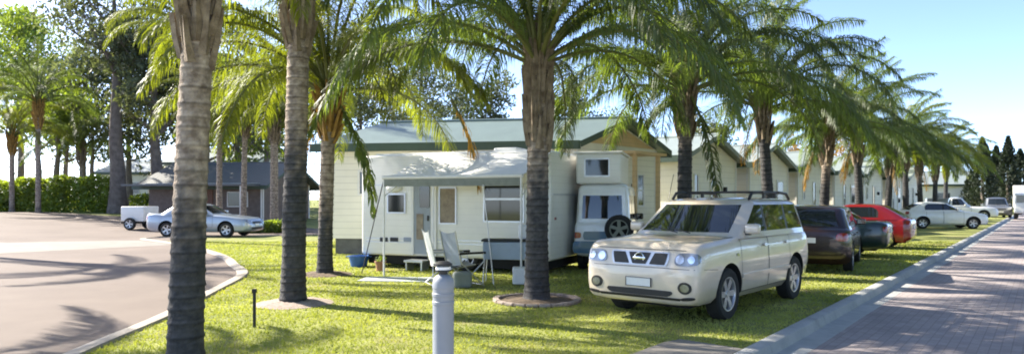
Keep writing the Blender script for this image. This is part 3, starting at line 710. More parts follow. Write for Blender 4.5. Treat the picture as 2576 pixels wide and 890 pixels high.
# ---- the row of pale cabins beyond
lab = ['first pale cabin after the cream one, behind the silver four-wheel drive', 'second pale cabin, rising between the two palms behind the four-wheel drive and maroon wagon', 'third pale cabin, its teal roof slope showing over the maroon wagon',
       'fourth pale cabin, behind the dark green sedan', 'fifth pale cabin, behind the red hatchback roof', 'sixth pale cabin, behind the tail of the red hatchback', 'seventh and farthest pale cabin, near the white hatchback']
for i in range(7):
    k = i+1; x, y = A0[0] + .648*5.95*k + .25, A0[1] + .761*5.95*k
    ew = [(.85, 1.2, 1.0, 2.55), (2.2, 2.5, .75, 2.55)] if i == 0 else [(1.6, 2.05, .9, 2.5)] if i % 2 else [(2.2, 2.65, .9, 2.5), (.7, 1.0, 1.6, 2.4)]
    t, mt, B, window = cabin(lab[i], (x, y), CE, (-.761, .648), 4.6, 8.0, .47, 3.14, 3.92, M['cabinwall'], M['roof_pale'], 'pale cabins in a row', ew, ov=.3, barge=M['roof_pale'])
    if i % 2 == 0: B(MB(), 3.4, 3.5, -.13, -.004, 1.9, 2.1).build('wall_lamp', M['black'], t)
    else:
        d = B(MB(), 3.1, 3.9, -.05, -.004, .5, 2.5).build('door', M['trim'], t); B(MB(), 3.18, 3.82, -.06, -.052, 1.4, 2.4).build('pane', M['winglass'], d)
# ---- low brown building behind the silver sedan
t, mt, B, window = cabin('low brown brick building with blue-grey roof behind the silver sedan', (-14.7, 41.0), (.17, .985), (-.985, .12), 6.0, 7.2, .12, 2.35, 3.6, M['brown'], M['blueroof'], name='brown_building', cat='building', ov=.6)
window(.9, 2.2, .95, 1.85, 'front'); window(4.4, 5.4, .95, 1.9, 'front')
B(MB(), -.06, -.004, 3.1, 3.95, .15, 2.15).build('door', M['wood'], t)
B(MB(), -2.1, -2.0, .1, .2, -.2, 2.2).build('verandah_post', M['trim'], t); B(MB(), -2.1, -2.0, 3.6, 3.7, -.2, 2.2).build('verandah_post', M['trim'], t)
B(MB(), -2.2, -.62, -.2, 7.3, 2.16, 2.26).build('verandah_roof', M['blueroof'], t)
# ---- white building behind it, and one at the end of the road
t, mt, B, window = cabin('white rendered building rising behind the blue-grey roof', (at(640,62), 62), (.2, .98), (-.98, .2), 7, 9, .1, 4.2, 5.6, M['render'], M['roof_pale'], name='white_building', cat='building')
window(1.2, 2.3, 2.4, 3.5, 'front'); window(5, 6.2, 2.4, 3.5, 'front')
t, mt, B, window = cabin('bright white building at the far end of the cabin row', (at(2440,82), 82), (.6, .8), (-.95, .3), 7, 8, .1, 3.4, 4.9, M['render'], M['roof_pale'], name='white_building', cat='building')
window(2, 3.2, 1.4, 2.6); window(2, 3.6, 1.2, 2.4, 'front')
t, mt, B, window = cabin('pale building seen between the trunks of the two thick gum trees', (at(372,64), 64), (.2, .98), (-.98, .1), 6, 5, .1, 3.3, 4.4, M['cream'], M['roof_pale'], name='pale_building', cat='building')
window(.8, 1.8, 1.3, 2.4, 'front')
# ================================================================ caravan
CV = Matrix.Translation((.83, 15, 0)) @ Matrix.Rotation(R(-24), 4, 'Z')     # local +x runs along the long side to the road end; -y faces out
CL, CW = 4.95, 2.45
t = thing('caravan', 'white caravan with a rolled-out awning in front of the cream cabin', 'caravan', (.83, 15, 0), R(-24))
def lx(px):                                        # where a bearing meets the long wall
    q = (px-1288)/F; return -(.83-15*q)/(.9135+.4067*q)
def lz(px, py):
    L = -lx(px); return H - (py-500)/F*(15+.4067*L)
mb = MB()
def shell(mb, x0, x1, y0, y1, z0, z1, r, mi=0):
    bm = bmesh.new(); bmesh.ops.create_cube(bm, size=1)
    for v in bm.verts: v.co = Vector(((x0+x1)/2+v.co.x*(x1-x0), (y0+y1)/2+v.co.y*(y1-y0), (z0+z1)/2+v.co.z*(z1-z0)))
    bmesh.ops.bevel(bm, geom=list(bm.edges), offset=r, segments=4, affect='EDGES', profile=.5)
    bm.verts.index_update(); mb.add([v.co.copy() for v in bm.verts], [[v.index for v in f.verts] for f in bm.faces], mi); bm.free(); return mb
body = shell(MB(), -CL, 0, 0, CW, .30, 2.70, .07).build('body', M['vanwhite'], t, smooth=40)
MB().box((-CL/2, CW/2, .2), (CL-.3, CW-.2, .22)).build('chassis', M['under'], t)
mb = MB()
for z in (.62, .70, 1.98): mb.box((-CL/2, -.004, z), (CL-.3, .008, .025))
mb.build('trim_line', M['alu'], t)
def cvwin(px0, px1, py0, py1, bars=(), name='window', m=None):
    x0, x1 = lx(px0), lx(px1); z1, z0 = lz((px0+px1)/2, py0), lz((px0+px1)/2, py1); fw = .035
    g = MB().box(((x0+x1)/2, -.008, (z0+z1)/2), (x1-x0, .016, z1-z0), bev=.006).build(name, m or M['winglass'], t)
    fr = MB()
    for a in ((x0-fw,x1+fw,z0-fw,z0),(x0-fw,x1+fw,z1,z1+fw),(x0-fw,x0,z0,z1),(x1,x1+fw,z0,z1)): fr.box(((a[0]+a[1])/2, -.014, (a[2]+a[3])/2), (a[1]-a[0], .028, a[3]-a[2]))
    for bz in bars: fr.box(((x0+x1)/2, -.018, z0+(z1-z0)*bz), (x1-x0, .012, .045))
    fr.build('frame', M['alu'], g); return g
cvwin(978, 1018, 490, 533)
cvwin(1220, 1316, 467, 555, (.62,))
cvwin(1108, 1146, 474, 560, (), 'window', M['curtain'])
x0, x1 = lx(1042), lx(1084)
d = MB().box(((x0+x1)/2, -.01, 1.24), (x1-x0, .02, 1.76), bev=.006).build('door', M['greydoor'], t)
MB().box((x0+.30, -.026, 1.75), (.26, .012, .6)).build('pane', M['winglass'], d); MB().box((x1-.06, -.04, 1.2), (.03, .04, .12), bev=.008).build('handle', M['black'], d)
MB().box((x0+.17, -.028, 1.0), (.18, .012, .6)).build('door_panel', M['curtain'], d)
mb = MB()
mb.box((x1+.09, -.02, 1.26), (.15, .04, 1.86)); mb.box((x0-.03, -.015, 1.26), (.06, .03, 1.86)); mb.box(((x0+x1)/2, -.015, 2.165), (x1-x0, .03, .07))
mb.build('door_frame', M['trim'], t)
for px in (966, 992, 1026): MB().box((lx(px), -.012, lz(px, 602)), (.22, .022, .10), bev=.01).build('locker_hatch', M['black'] if px != 1026 else M['motor'], t)
# oval dish cover above the small window
mb = MB(); mt2 = Matrix.Translation((lx(993), -.02, lz(993, 472))) @ Matrix.Rotation(R(90), 4, 'X')
mb.lathe([(0,.07),(.10,.065),(.18,.045),(.21,.0),(.21,-.01)], 24, mat=mt2 @ Matrix.Diagonal((1.05,.55,1,1))); mb.build('vent_cover', M['whiteplastic'], t, smooth=50)
# end wall: high window, lamps
for y in (.28, CW-.28): MB().box((.012, y, 1.22), (.024, .09, .06), bev=.01).build('tail_light', M['redlamp'], t)
MB().box((.006, CW/2, 1.75), (.012, CW-.3, .03)).build('trim_line', M['alu'], t)
mb = MB(); mb.box((-CL/2, CW/2, 2.725), (CL-.5, CW-.5, .05), bev=.02); mb.box((-1.5, CW/2, 2.80), (.6, .6, .12), bev=.03); mb.build('roof_hatch', M['whiteplastic'], t)
def wheel_mesh(Rr, w, rim, spokes=6, rimr=.66):
    tm = MB(); tm.lathe([(Rr*rimr, -w*.42), (Rr*.80, -w*.5), (Rr*.94, -w*.47), (Rr, -w*.34), (Rr, w*.34), (Rr*.94, w*.47), (Rr*.80, w*.5), (Rr*rimr, w*.42)], 30)
    rm = MB(); q = Rr*rimr
    rm.lathe([(q, w*.44), (q*.93, w*.43), (q*.88, w*.30), (q*.88, -w*.3)], 30)
    rm.lathe([(0, w*.36), (q*.18, w*.37), (q*.22, w*.33), (q*.25, w*.20)], 16)
    for k in range(spokes):
        a = 2*math.pi*k/spokes; m_ = Matrix.Rotation(a, 4, 'Z')
        b = q*.9
        vs = [(q*.15, -q*.15, w*.33), (q*.15, q*.15, w*.33), (b, q*.19, w*.38), (b, -q*.19, w*.38), (q*.15, -q*.15, w*.1), (q*.15, q*.15, w*.1), (b, q*.17, w*.22), (b, -q*.17, w*.22)]
        rm.add(vs, [(0,1,2,3),(4,7,6,5),(0,4,5,1),(1,5,6,2),(2,6,7,3),(3,7,4,0)], 0, m_)
    rm.lathe([(q*.9, -w*.05), (q*.5, w*.0), (0, w*.0)], 24, 1)
    return tm, rm
def put_wheel(tm, rm, parent, pos, side, rimm, me_cache={}):
    m_ = Matrix.Translation(pos) @ Matrix.Rotation(R(-90 if side > 0 else 90), 4, 'X')
    w = MB(); w.add(tm.v, tm.f, 0, m_); wo = w.build('wheel', M['rubber'], parent, smooth=35)
    r = MB(); r.add(rm.v, rm.f, 0, m_); r.m = list(rm.m); r.build('rim', [rimm, M['under']], wo, smooth=35)
tm, rm = wheel_mesh(.33, .2, None, 5)
put_wheel(tm, rm, t, (-2.1, .14, .33), -1, M['alloy']); put_wheel(tm, rm, t, (-2.1, CW-.14, .33), 1, M['alloy'])
# awning: a sloping vinyl roof with its roller, valance and two posts
ax0, ax1 = -3.15, .02; yo, zi, zo = -1.65, 2.66, 2.10
mb = MB(); N_ = 14
vs = []; fs = []
for i in range(N_+1):
    x = ax0 + (ax1-ax0)*i/N_
    for j in range(7):
        v = j/6; z = zi + (zo-zi)*v - .035*math.sin(math.pi*v) + .012*math.sin(i*1.9+j)
        vs.append((x, yo*v, z))
for i in range(N_):
    for j in range(6): fs.append((i*7+j, i*7+j+1, (i+1)*7+j+1, (i+1)*7+j))
n0 = len(vs); vs += [(a, b, c-.012) for a, b, c in vs]; fs += [tuple(n0+k for k in f[::-1]) for f in list(fs)]
mb.add(vs, fs); aw = mb.build('awning', M['awning'], t, smooth=60)
mb = MB(); mb.tube([(ax0-.03, yo, zo), (ax1+.03, yo, zo)], .04, 10); mb.build('roller', M['trim'], aw, smooth=40)
mb = MB(); mb.box(((ax0+ax1)/2, yo-.012, zo-.11), (ax1-ax0, .01, .16)); mb.build('valance', M['canvas'], aw)
for x in (ax0, ax1):
    mb = MB(); mb.tube([(x, yo, -.02), (x, yo, zo)], .022, 8); mb.tube([(x, yo, 1.7), (x, -.03, 2.45)], .014, 6); mb.build('awning_post', M['trim'], t)
mb = MB(); mb.tube([(ax0, yo, zo-.02), (ax0-.75, yo+.25, .02)], .012, 5); mb.build('guy_rope', M['black'], t)
mb = MB(); mb.tube([(ax0+1.2, yo, zo-.02), (ax0+1.2, yo, .0)], .012, 6); mb.build('awning_post', M['trim'], t)
mb = MB(); mb.tube([(ax1-.85, yo+.02, zo-.02), (ax1-.42, yo-.35, .0)], .012, 6); mb.build('awning_post', M['trim'], t)
mb = MB(); mb.box((-1.1, -.3, .17), (.5, .35, .06), bev=.01); mb.box((-1.1,-.3,.07), (.4,.26,.14)); 
mb = MB(); mb.box((x0+.24, -.26, .22), (.5, .36, .05), bev=.01)
for dx in (-.2,.2): mb.box((x0+.24+dx, -.26, .09), (.04,.3,.22))
tag(mb.build('door_step', M['alu'], None), 'low metal step under the caravan door', 'step').matrix_world = CV
# ================================================================ camp things in front of the caravan
# two folding camp chairs
def camp_chair(label, x, y, rz, fab, arm):
    t = thing('camp_chair', label, 'chair', (x, y, 0), R(rz), 'folding camp chairs by the caravan')
    def sling(pts, w, nm, sag):                     # cloth hung between two tubes
        mb = MB(); vs = []; fs = []; n = 8
        for px_, pz_ in pts:
            for k in range(n+1):
                u = k/n; d = sag*math.sin(math.pi*u); vs.append((px_-d*.5, -w/2+w*u, pz_-d))
        for a in range(len(pts)-1):
            for k in range(n): fs.append((a*(n+1)+k, a*(n+1)+k+1, (a+1)*(n+1)+k+1, (a+1)*(n+1)+k))
        m0 = len(vs); vs += [(a-.004, b, c-.010) for a, b, c in vs]; fs += [tuple(m0+q for q in f[::-1]) for f in list(fs)]
        mb.add(vs, fs); return mb.build(nm, fab, t, smooth=60)
    sling([(.27,.45),(.10,.42),(-.10,.40),(-.20,.41)], .50, 'seat', .05)
    sling([(-.20,.44),(-.25,.62),(-.30,.84),(-.345,1.04)], .50, 'backrest', .035)
    for s_ in (-1,1):
        y_ = s_*.265
        mb = MB(); mb.tube([(.30,y_,0),(-.22,y_,.46),(-.36,y_,1.06)], .012, 7); mb.build('leg', M['alu'], t, smooth=40)
        mb = MB(); mb.tube([(-.30,y_*1.04,0),(.29,y_*1.04,.47),(.27,y_*1.04,.63)], .012, 7); mb.build('leg', M['alu'], t, smooth=40)
        mb = MB(); mb.tube([(-.27,y_,.63),(.0,y_,.635),(.33,y_,.63)], .022, 8); mb.build('armrest', arm, t, smooth=40)
    for x_, y0 in ((.295,.02),(-.295,.02)):
        mb = MB(); mb.tube([(x_,-.265,y0),(x_,.265,y0)], .010, 6); mb.build('stretcher', M['alu'], t)
camp_chair('white folding camp chair beside the caravan door', -1.34, 13.55, 20, M['whiteplastic'], M['alu'])
camp_chair('blue-grey folding camp chair with black armrests in front of the awning', -.93, 13.25, 38, M['motor'], M['black'])
o = MB().box((0,0,.15),(.34,.26,.30), bev=.05).build('cool_box', M['canvas']); o.location = (-.93, 12.98, 0); o.rotation_euler.z = R(15); tag(o, 'grey-green soft cool box on the grass in front of the camp chair', 'cool box')
# folding camp kitchen bench under the awning
t = thing('camp_bench', 'pale blue folding camp kitchen bench with dark top under the awning', 'table', (-.12, 13.75, 0), R(-6))
MB().box((0,0,.84),(.92,.48,.04), bev=.008).build('top', M['black'], t); MB().box((0,0,.64),(.86,.42,.34), bev=.01).build('cupboard', M['benchblue'], t)
for sx in (-1,1):
    for sy in (-1,1): mb = MB(); mb.tube([(sx*.40,sy*.18,.48),(sx*.43,sy*.2,0)], .014, 6); mb.build('leg', M['alu'], t)
o = MB().box((0,0,.16),(.30,.32,.32), bev=.03).build('water_carton', M['whiteplastic']); o.location = (.16, 13.40, .45); o.location.z = .02; tag(o, 'small white water container standing in front of the camp bench', 'container')
o = MB().box((0,0,.14),(.22,.2,.28), bev=.03).build('white_box', M['whiteplastic']); o.location = (.24, 13.72, .862); tag(o, 'small white box on the dark top of the camp bench', 'box')
# ground sheet, tub, pot, stake, bollard light
o = MB().box((0,0,.012),(1.75,.75,.016), bev=.004).build('ground_mat', M['mat']); o.location = (-2.2, 14.2, 0); o.rotation_euler.z = R(-6); tag(o, 'pale grey ground mat on the grass before the caravan door', 'mat')
t = thing('plastic_tub', 'blue plastic tub on the grass beside the orange-headed palm', 'tub', (at(903,17.0), 17.0, 0))
mb = MB(); mb.lathe([(0,0),(.19,0),(.25,.25),(.265,.25),(.265,.27),(.245,.27),(.19,.03),(0,.02)], 20); mb.build('tub', M['bluetub'], t, smooth=35)
for s in (-1,1): mb = MB(); mb.box((s*.285,0,.245),(.06,.12,.02), bev=.006); mb.build('handle', M['bluetub'], t)
t = thing('plant_pot', 'small terracotta pot with a dark plant beside the blue tub', 'plant pot', (at(957,15.9), 15.9, 0))
mb = MB(); mb.lathe([(0,0),(.085,0),(.12,.2),(.135,.2),(.135,.235),(.115,.235),(.105,.2),(0,.2)], 18); mb.build('pot', M['terracotta'], t, smooth=35)
V, Fa = [], []; leafcloud(V, Fa, Vector((0,0,.27)), (.13,.13,.08), 70, .09, random.Random(4)); me = bpy.data.meshes.new('plant'); me.from_pydata(V, [], Fa); me.materials.append(M['green_leaf']); link('plant', me, t)
Y = 8.95
t = thing('stake', 'short black metal stake standing in the lawn beside the tall island palm', 'stake', (at(640,Y), Y, 0))
mb = MB(); mb.box((0,0,.23),(.035,.03,.48), bev=.004); mb.build('post', M['black'], t); mb = MB(); mb.box((0,-.002,.47),(.055,.05,.05), bev=.006); mb.build('cap', M['black'], t)
Y = 4.3
t = thing('bollard_light', 'grey round bollard with a stepped domed head standing on the lawn edge', 'bollard', (at(1115,Y), Y, 0))
mb = MB(); mb.lathe([(.078,-.02),(.078,.01),(.066,.03),(.066,1.00)], 28); mb.build('post', M['bollard'], t, smooth=35)
mb = MB(); mb.lathe([(.0655,1.0),(.069,1.003),(.069,1.02),(.0655,1.024),(.0655,1.05),(.069,1.053),(.069,1.07),(.0655,1.074),(.0655,1.10),(.068,1.103),(.067,1.135),(.060,1.160),(.042,1.178),(.028,1.186)], 28); mb.build('head', M['bollard'], t, smooth=35)
mb = MB(); mb.lathe([(.028,1.18),(.028,1.205)], 18); mb.lathe([(.0,1.203),(.052,1.205),(.052,1.213),(0,1.214)], 20); mb.build('neck', M['black'], t, smooth=35)
mb = MB(); mb.lathe([(.0,1.2142),(.047,1.2145),(.047,1.232),(.030,1.238)], 20); mb.build('lens', M['whiteplastic'], t, smooth=35)
mb = MB(); mb.lathe([(.029,1.237),(.055,1.240),(.055,1.252),(.035,1.264),(0,1.268)], 20); mb.build('cap', M['black'], t, smooth=35)
# ================================================================ vehicles
def pchip(xs, ys, q):
    xs = np.array(xs, float); ys = np.array(ys, float); q = np.array(q, float)
    h = np.diff(xs); d = np.diff(ys)/h; m = np.zeros(len(xs))
    for i in range(1, len(xs)-1):
        if d[i-1]*d[i] > 0:
            w1, w2 = 2*h[i]+h[i-1], h[i]+2*h[i-1]; m[i] = (w1+w2)/(w1/d[i-1]+w2/d[i])
    m[0], m[-1] = d[0], d[-1]
    i = np.clip(np.searchsorted(xs, q)-1, 0, len(h)-1); t = (q-xs[i])/h[i]
    return (2*t**3-3*t**2+1)*ys[i] + (t**3-2*t**2+t)*h[i]*m[i] + (-2*t**3+3*t**2)*ys[i+1] + (t**3-t**2)*h[i]*m[i+1]
def car_stations(L, w, zb, nose, boot, xf0, xr0):
    f = L/2
    return [(f, .60*w, .40, nose-.26), (f-.035, .82*w, .31, nose-.15), (f-.10, .92*w, .26, nose-.04), (f-.22, .97*w, .23, nose+.02), (f-.5, w, .21, nose+.07), (xf0, w, .20, zb-.03), (0, w, .20, zb),
            (xr0+.1, w, .20, zb+.015), (-f+.40, .985*w, .23, boot), (-f+.15, .95*w, .27, boot-.01), (-f+.05, .90*w, .32, boot-.05), (-f+.012, .82*w, .37, boot-.10), (-f, .68*w, .42, boot-.2)]
def bvh_of(*objs):
    vs, ps = [], []
    for o in objs:
        b = len(vs); vs += [v.co.copy() for v in o.data.vertices]; ps += [tuple(b+i for i in p.vertices) for p in o.data.polygons]
    return BVHTree.FromPolygons(vs, ps)
def patch(bvh, name, parent, m, quad=None, disk=None, n=(-1,0,0), off=.008, th=.03, res=(8,5), rnd=0):
    """a shaped piece laid onto a body: quad = four corner points (looking along n), or disk = (centre, radius a vector, radius b vector)"""
    n = Vector(n).normalized(); P = []
    if quad:
        q = [Vector(p) for p in quad]; nx, ny = res
        for j in range(ny+1):
            for i in range(nx+1):
                u, v = i/nx, j/ny
                if rnd:
                    a, b = 2*u-1, 2*v-1; k = 1-rnd*.29*(a*a)*(b*b); u, v = (a*k+1)/2, (b*k+1)/2
                P.append(q[0].lerp(q[1], u).lerp(q[3].lerp(q[2], u), v))
        Fs = [(j*(nx+1)+i, j*(nx+1)+i+1, (j+1)*(nx+1)+i+1, (j+1)*(nx+1)+i) for j in range(ny) for i in range(nx)]
        bd = [i for i in range(nx+1)] + [j*(nx+1)+nx for j in range(1, ny+1)] + [ny*(nx+1)+i for i in range(nx-1, -1, -1)] + [j*(nx+1) for j in range(ny-1, 0, -1)]
    else:
        c, a, b = (Vector(p) for p in disk); K = 20; P = [c]
        for r in (.5, 1):
            for k in range(K): w = 6.283185*k/K; P.append(c + a*math.cos(w)*r + b*math.sin(w)*r)
        Fs = [(0, 1+k, 1+(k+1)%K) for k in range(K)] + [(1+k, 1+K+k, 1+K+(k+1)%K, 1+(k+1)%K) for k in range(K)]
        bd = [1+K+k for k in range(K)]
    hits = []
    for p in P:
        h = bvh.ray_cast(p - n*3, n)
        hits.append((h[0]-p).dot(n) if h[0] is not None else None)
    ok = [h for h in hits if h is not None] or [0]
    md = sorted(ok)[len(ok)//2]
    hits = [md if h is None or abs(h-md) > .35 else h for h in hits]
    vs = [p + n*(h-off) for p, h in zip(P, hits)]
    k0 = len(vs); vs += [vs[i] + n*th for i in bd]; nb = len(bd)
    fs = list(Fs) + [(bd[i], bd[(i+1) % nb], k0+(i+1) % nb, k0+i) for i in range(nb)]
    mb = MB(); mb.add(vs, fs); return mb.build(name, m, parent, smooth=40)
def split_parts(me, classify, mats, parent, names):
    """cut one finished shell into the parts it shows; each becomes a mesh of its own"""
    groups = {}
    for p in me.polygons: groups.setdefault(classify(p), []).append(p)
    out = {}
    for key, ps in groups.items():
        idx = {}; vs = []; fs = []; nrm = []
        for p in ps:
            f = []
            for i in p.vertices:
                if i not in idx: idx[i] = len(vs); vs.append(me.vertices[i].co.copy())
                f.append(idx[i])
            fs.append(f)
        nm = names.get(key, key) if isinstance(names, dict) else key
        m2 = bpy.data.meshes.new(nm); m2.from_pydata(vs, [], fs)
        ml = mats(key)
        for q in ml: m2.materials.append(q)
        m2.polygons.foreach_set('material_index', [min(p.material_index, len(ml)-1) for p in ps])
        m2.shade_smooth(); m2.set_sharp_from_angle(angle=R(38))
        out[key] = link(nm, m2, parent)
    return out
def seam(o, w=.007, lift=.003, m=None, parent=None, zmin=-9):
    """thin dark shut-line just inside a panel's border"""
    bm = bmesh.new(); bm.from_mesh(o.data); bm.normal_update(); mb = MB()
    for e in bm.edges:
        if len(e.link_faces) != 1: continue
        f = e.link_faces[0]; a, b = e.verts[0].co, e.verts[1].co
        if max(a.z, b.z) < zmin: continue
        t = (b-a).normalized(); i = f.normal.cross(t)
        if i.dot(f.calc_center_median()-a) < 0: i = -i
        nl = f.normal*lift
        mb.add([a+nl, b+nl, b+i*w+nl, a+i*w+nl], [(0,1,2,3)])
    bm.free()
    if mb.f: mb.build('shut_line', m or M['black'], parent or o)
def car(name, label, cat, loc, fwd, pm, P, group=None, detail=1, roofbars=False, plate=True, emblem=False, open_tray=None):
    t = thing(name, label, cat, loc, math.atan2(fwd[1], fwd[0]), group)
    st = P['st']; L, w = P['L'], P['w']; Rw = P['R']; ax = P['ax']
    st = sorted(st)
    xs = [s[0] for s in st]
    q = sorted(set([round(x, 4) for x in xs] + [round(x, 4) for x in np.linspace(xs[0]+.25, xs[-1]-.25, 36)] + [round(x, 4) for x in P['doors']]))
    Wq, Zb, Zt = (pchip(xs, [s[i] for s in st], q) for i in (1, 2, 3))
    mb = MB(); vs = []; fs = []
    for x, ww, zb, zt in zip(q, Wq, Zb, Zt):
        hgt = zt-zb; cr = .035*min(1, ww/w)
        half = [(0, zb), (.60, zb), (.88, zb+.02*hgt/.7), (.965, zb+.10*hgt/.8), (.99, zb+.24*hgt/.8), (1.0, zb+.42*hgt), (1.0, zb+.56*hgt), (.993, zb+.68*hgt), (.985, zb+.80*hgt), (.968, zb+.91*hgt), (.935, zt-.02*hgt), (.88, zt+cr*.35), (.70, zt+cr*.75), (.4, zt+cr*.95), (0, zt+cr)]
        ring = [(x, a*ww, z) for a, z in half] + [(x, -a*ww, z) for a, z in half[-2:0:-1]]
        vs += ring
    n = len(ring)
    for i in range(len(q)-1):
        for k in range(n): fs.append((i*n+k, i*n+(k+1) % n, (i+1)*n+(k+1) % n, (i+1)*n+k))
    fs += [tuple(range(n))[::-1], tuple((len(q)-1)*n+k for k in range(n))]
    mb.add(vs, fs); low = mb.build('lower_temp', [pm, M['under']])
    ct = MB()
    for x in ax:
        for s in (-1, 1):
            m_ = Matrix.Translation((x, s*(w+.25), Rw+.01)) @ Matrix.Rotation(R(90), 4, 'X')
            ct.lathe([(0,-.62),(Rw+P.get('arch',.065),-.62),(Rw+P.get('arch',.065),.62),(0,.62)], 36, 1, m_)
    cut = ct.build('cut_temp', [pm, M['under']])
    md = low.modifiers.new('b', 'BOOLEAN'); md.operation = 'DIFFERENCE'; md.object = cut; md.solver = 'EXACT'
    dg = bpy.context.evaluated_depsgraph_get(); dg.update()
    me = bpy.data.meshes.new_from_object(low.evaluated_get(dg))
    bvh = bvh_of(low)
    bpy.data.objects.remove(low); bpy.data.objects.remove(cut)
    # ---- greenhouse
    G = P['gh']; lv = [0, .10, .3, .5, .7, .86, .94, 1.0]
    gl0, gl1 = G.get('gl', (.16, .88)); lv = sorted(set(lv + [gl0, gl1]))
    gv, gf, gm = [], [], []
    for u in lv:
        z = G['z0'] + (G['z1']-G['z0'])*u; k = u + .10*u*(1-u)
        xf = G['xf0'] + (G['xf1']-G['xf0'])*(u + .12*u*(1-u)); xr = G['xr0'] + (G['xr1']-G['xr0'])*(u - .25*u*(1-u))
        ww = G['w0'] + (G['w1']-G['w0'])*k
        ins = 0 if u < .9 else (.02 if u < .97 else .075)
        wi = ww-ins
        xa = xf - (.30 - .06*u)
        B1, B2 = G['B']; C1, C2 = G['C']
        xd = xr + G.get('D', .2)
        sx = lambda x_: max(min(x_, xa-.05), xd+.05)
        half = [(xf-ins*2, 0), (xf-.025-ins*2, .45*wi), (xf-.11-ins*1.5, .83*wi), (xf-.20-ins, .945*wi), (xa, wi), (sx(B1), wi*1.004), (sx(B2), wi*1.004), (sx(C1), wi), (sx(C2), wi*.998), (xd, wi*.992), (xr+.10+ins, wi*.955), (xr+.03+ins, wi*.88), (xr+.012+ins, wi*.74), (xr+ins, .4*wi), (xr+ins, 0)]
        # keep the points in order along the side
        hx = [a for a, b in half]
        for i in range(5, 10): hx[i] = min(hx[i], hx[i-1]-.012)
        half = [(hx[i], half[i][1]) for i in range(len(half))]
        gv += [(a, b, z) for a, b in half] + [(a, -b, z) for a, b in half[-2:0:-1]]
    ng = 28
    seg = ['ws','ws','pa','pa','s1','pb','s2','pc','s3','pd','pd','pd','rw','rw']
    segf = seg + [s for s in seg[::-1]]
    keyf = {}
    def vis(i):
        u0, u1 = lv[i], lv[i+1]
        return u0 >= gl0-1e-4 and u1 <= gl1+1e-4
    wins = {}; shell_f = []
    quarter = G.get('quarter', True)
    for i in range(len(lv)-1):
        for k in range(ng):
            f = (i*ng+k, i*ng+(k+1) % ng, (i+1)*ng+(k+1) % ng, (i+1)*ng+k); s = segf[k]; side = 'l' if k < 14 else 'r'
            if vis(i) and s in ('ws','rw','s1','s2','s3') and not (s == 's3' and not quarter) and not (s in P.get('nowin', ())): wins.setdefault(s + ('' if s in ('ws','rw') else side), []).append(f)
            elif vis(i) and s in ('pb','pc'): wins.setdefault('pil'+s+side, []).append(f)
            else: shell_f.append(f)
    top = (len(lv)-1)*ng; zr = G['z1']
    # roof: crowned cap
    cv = len(gv); idx = list(range(top, top+ng)); prev = idx
    cx = sum(gv[i][0] for i in idx)/ng
    for sc, dz in ((.8, .022), (.5, .038), (.2, .045)):
        nw = []
        for i in idx: a = gv[i]; nw.append(len(gv)); gv.append((cx+(a[0]-cx)*sc, a[1]*sc, zr+dz))
        for k in range(ng): shell_f.append((prev[k], prev[(k+1) % ng], nw[(k+1) % ng], nw[k]))
        prev = nw
    shell_f.append(tuple(prev))
    def sub(fl, name, m, parent, smooth=38):
        ix = {}; v = []; ff = []
        for f in fl:
            g = []
            for i in f:
                if i not in ix: ix[i] = len(v); v.append(gv[i])
                g.append(ix[i])
            ff.append(g)
        b = MB(); b.add(v, ff)
        me_ = bpy.data.meshes.new(name); me_.from_pydata(b.v, [], b.f); me_.materials.append(m); me_.shade_smooth(); me_.set_sharp_from_angle(angle=R(smooth))
        return link(name, me_, parent)
    # the cabin shell and the body are one painted piece; doors come away from it
    base = len(me.vertices)
    rf = sub(shell_f, 'roof', P.get('roofm', pm), t)
    wn = {}
    for k, fl in wins.items():
        if k.startswith('pil'): sub(fl, 'pillar_trim', M['black'] if P.get('blackpil', True) else pm, t)
        else: wn[k] = sub(fl, {'ws': 'windscreen', 'rw': 'rear_window'}.get(k, 'side_window'), M['carglass'], t)
    # ---- body panels
    D = P['doors']; sill = P.get('sill', .36)
    def cls(p):
        c = p.center
        if p.material_index == 1 or abs(p.normal.y) < .35 or abs(c.y) < w*.9 or c.z < sill: return 'body'
        for a, b, nm in zip(D[1:], D[:-1], ('fd', 'rd')):
            if a < c.x < b: return nm + ('l' if c.y > 0 else 'r')
        return 'body'
    parts = split_parts(me, cls, lambda k: [pm, M['under']] if k == 'body' else [pm], t, {'fdl':'door','fdr':'door','rdl':'door','rdr':'door'}) if len(D) > 1 else split_parts(me, lambda p: 'body', lambda k: [pm, M['under']], t, {})
    dbv = bvh
    for k, o in parts.items():
        if k == 'body': continue
        seam(o, .010, .003)
        s = 1 if k.endswith('l') else -1
        xs_ = [v.co.x for v in o.data.vertices]; zt_ = P['zbelt']
        hx = min(xs_)+.13
        patch(dbv, 'handle', o, P.get('handm', pm), quad=[(hx-.08, s*2, zt_-.17), (hx+.09, s*2, zt_-.17), (hx+.09, s*2, zt_-.125), (hx-.08, s*2, zt_-.125)], n=(0,-s,0), off=.028, th=.04, res=(4,2), rnd=1)
    bd = parts['body']
    # ---- underside, wheels
    MB().box(((ax[0]+ax[1])/2, 0, .30), (L*.86, w*1.3, .20)).build('chassis', M['under'], t)
    tm, rm = wheel_mesh(Rw, P.get('tw', .21), None, P.get('spokes', 5), P.get('rimr', .64))
    for x in ax:
        for s in (-1, 1): put_wheel(tm, rm, t, (x, s*(w-P.get('tw',.21)*.5-.015), Rw), s, P.get('rimm', M['alloy']))
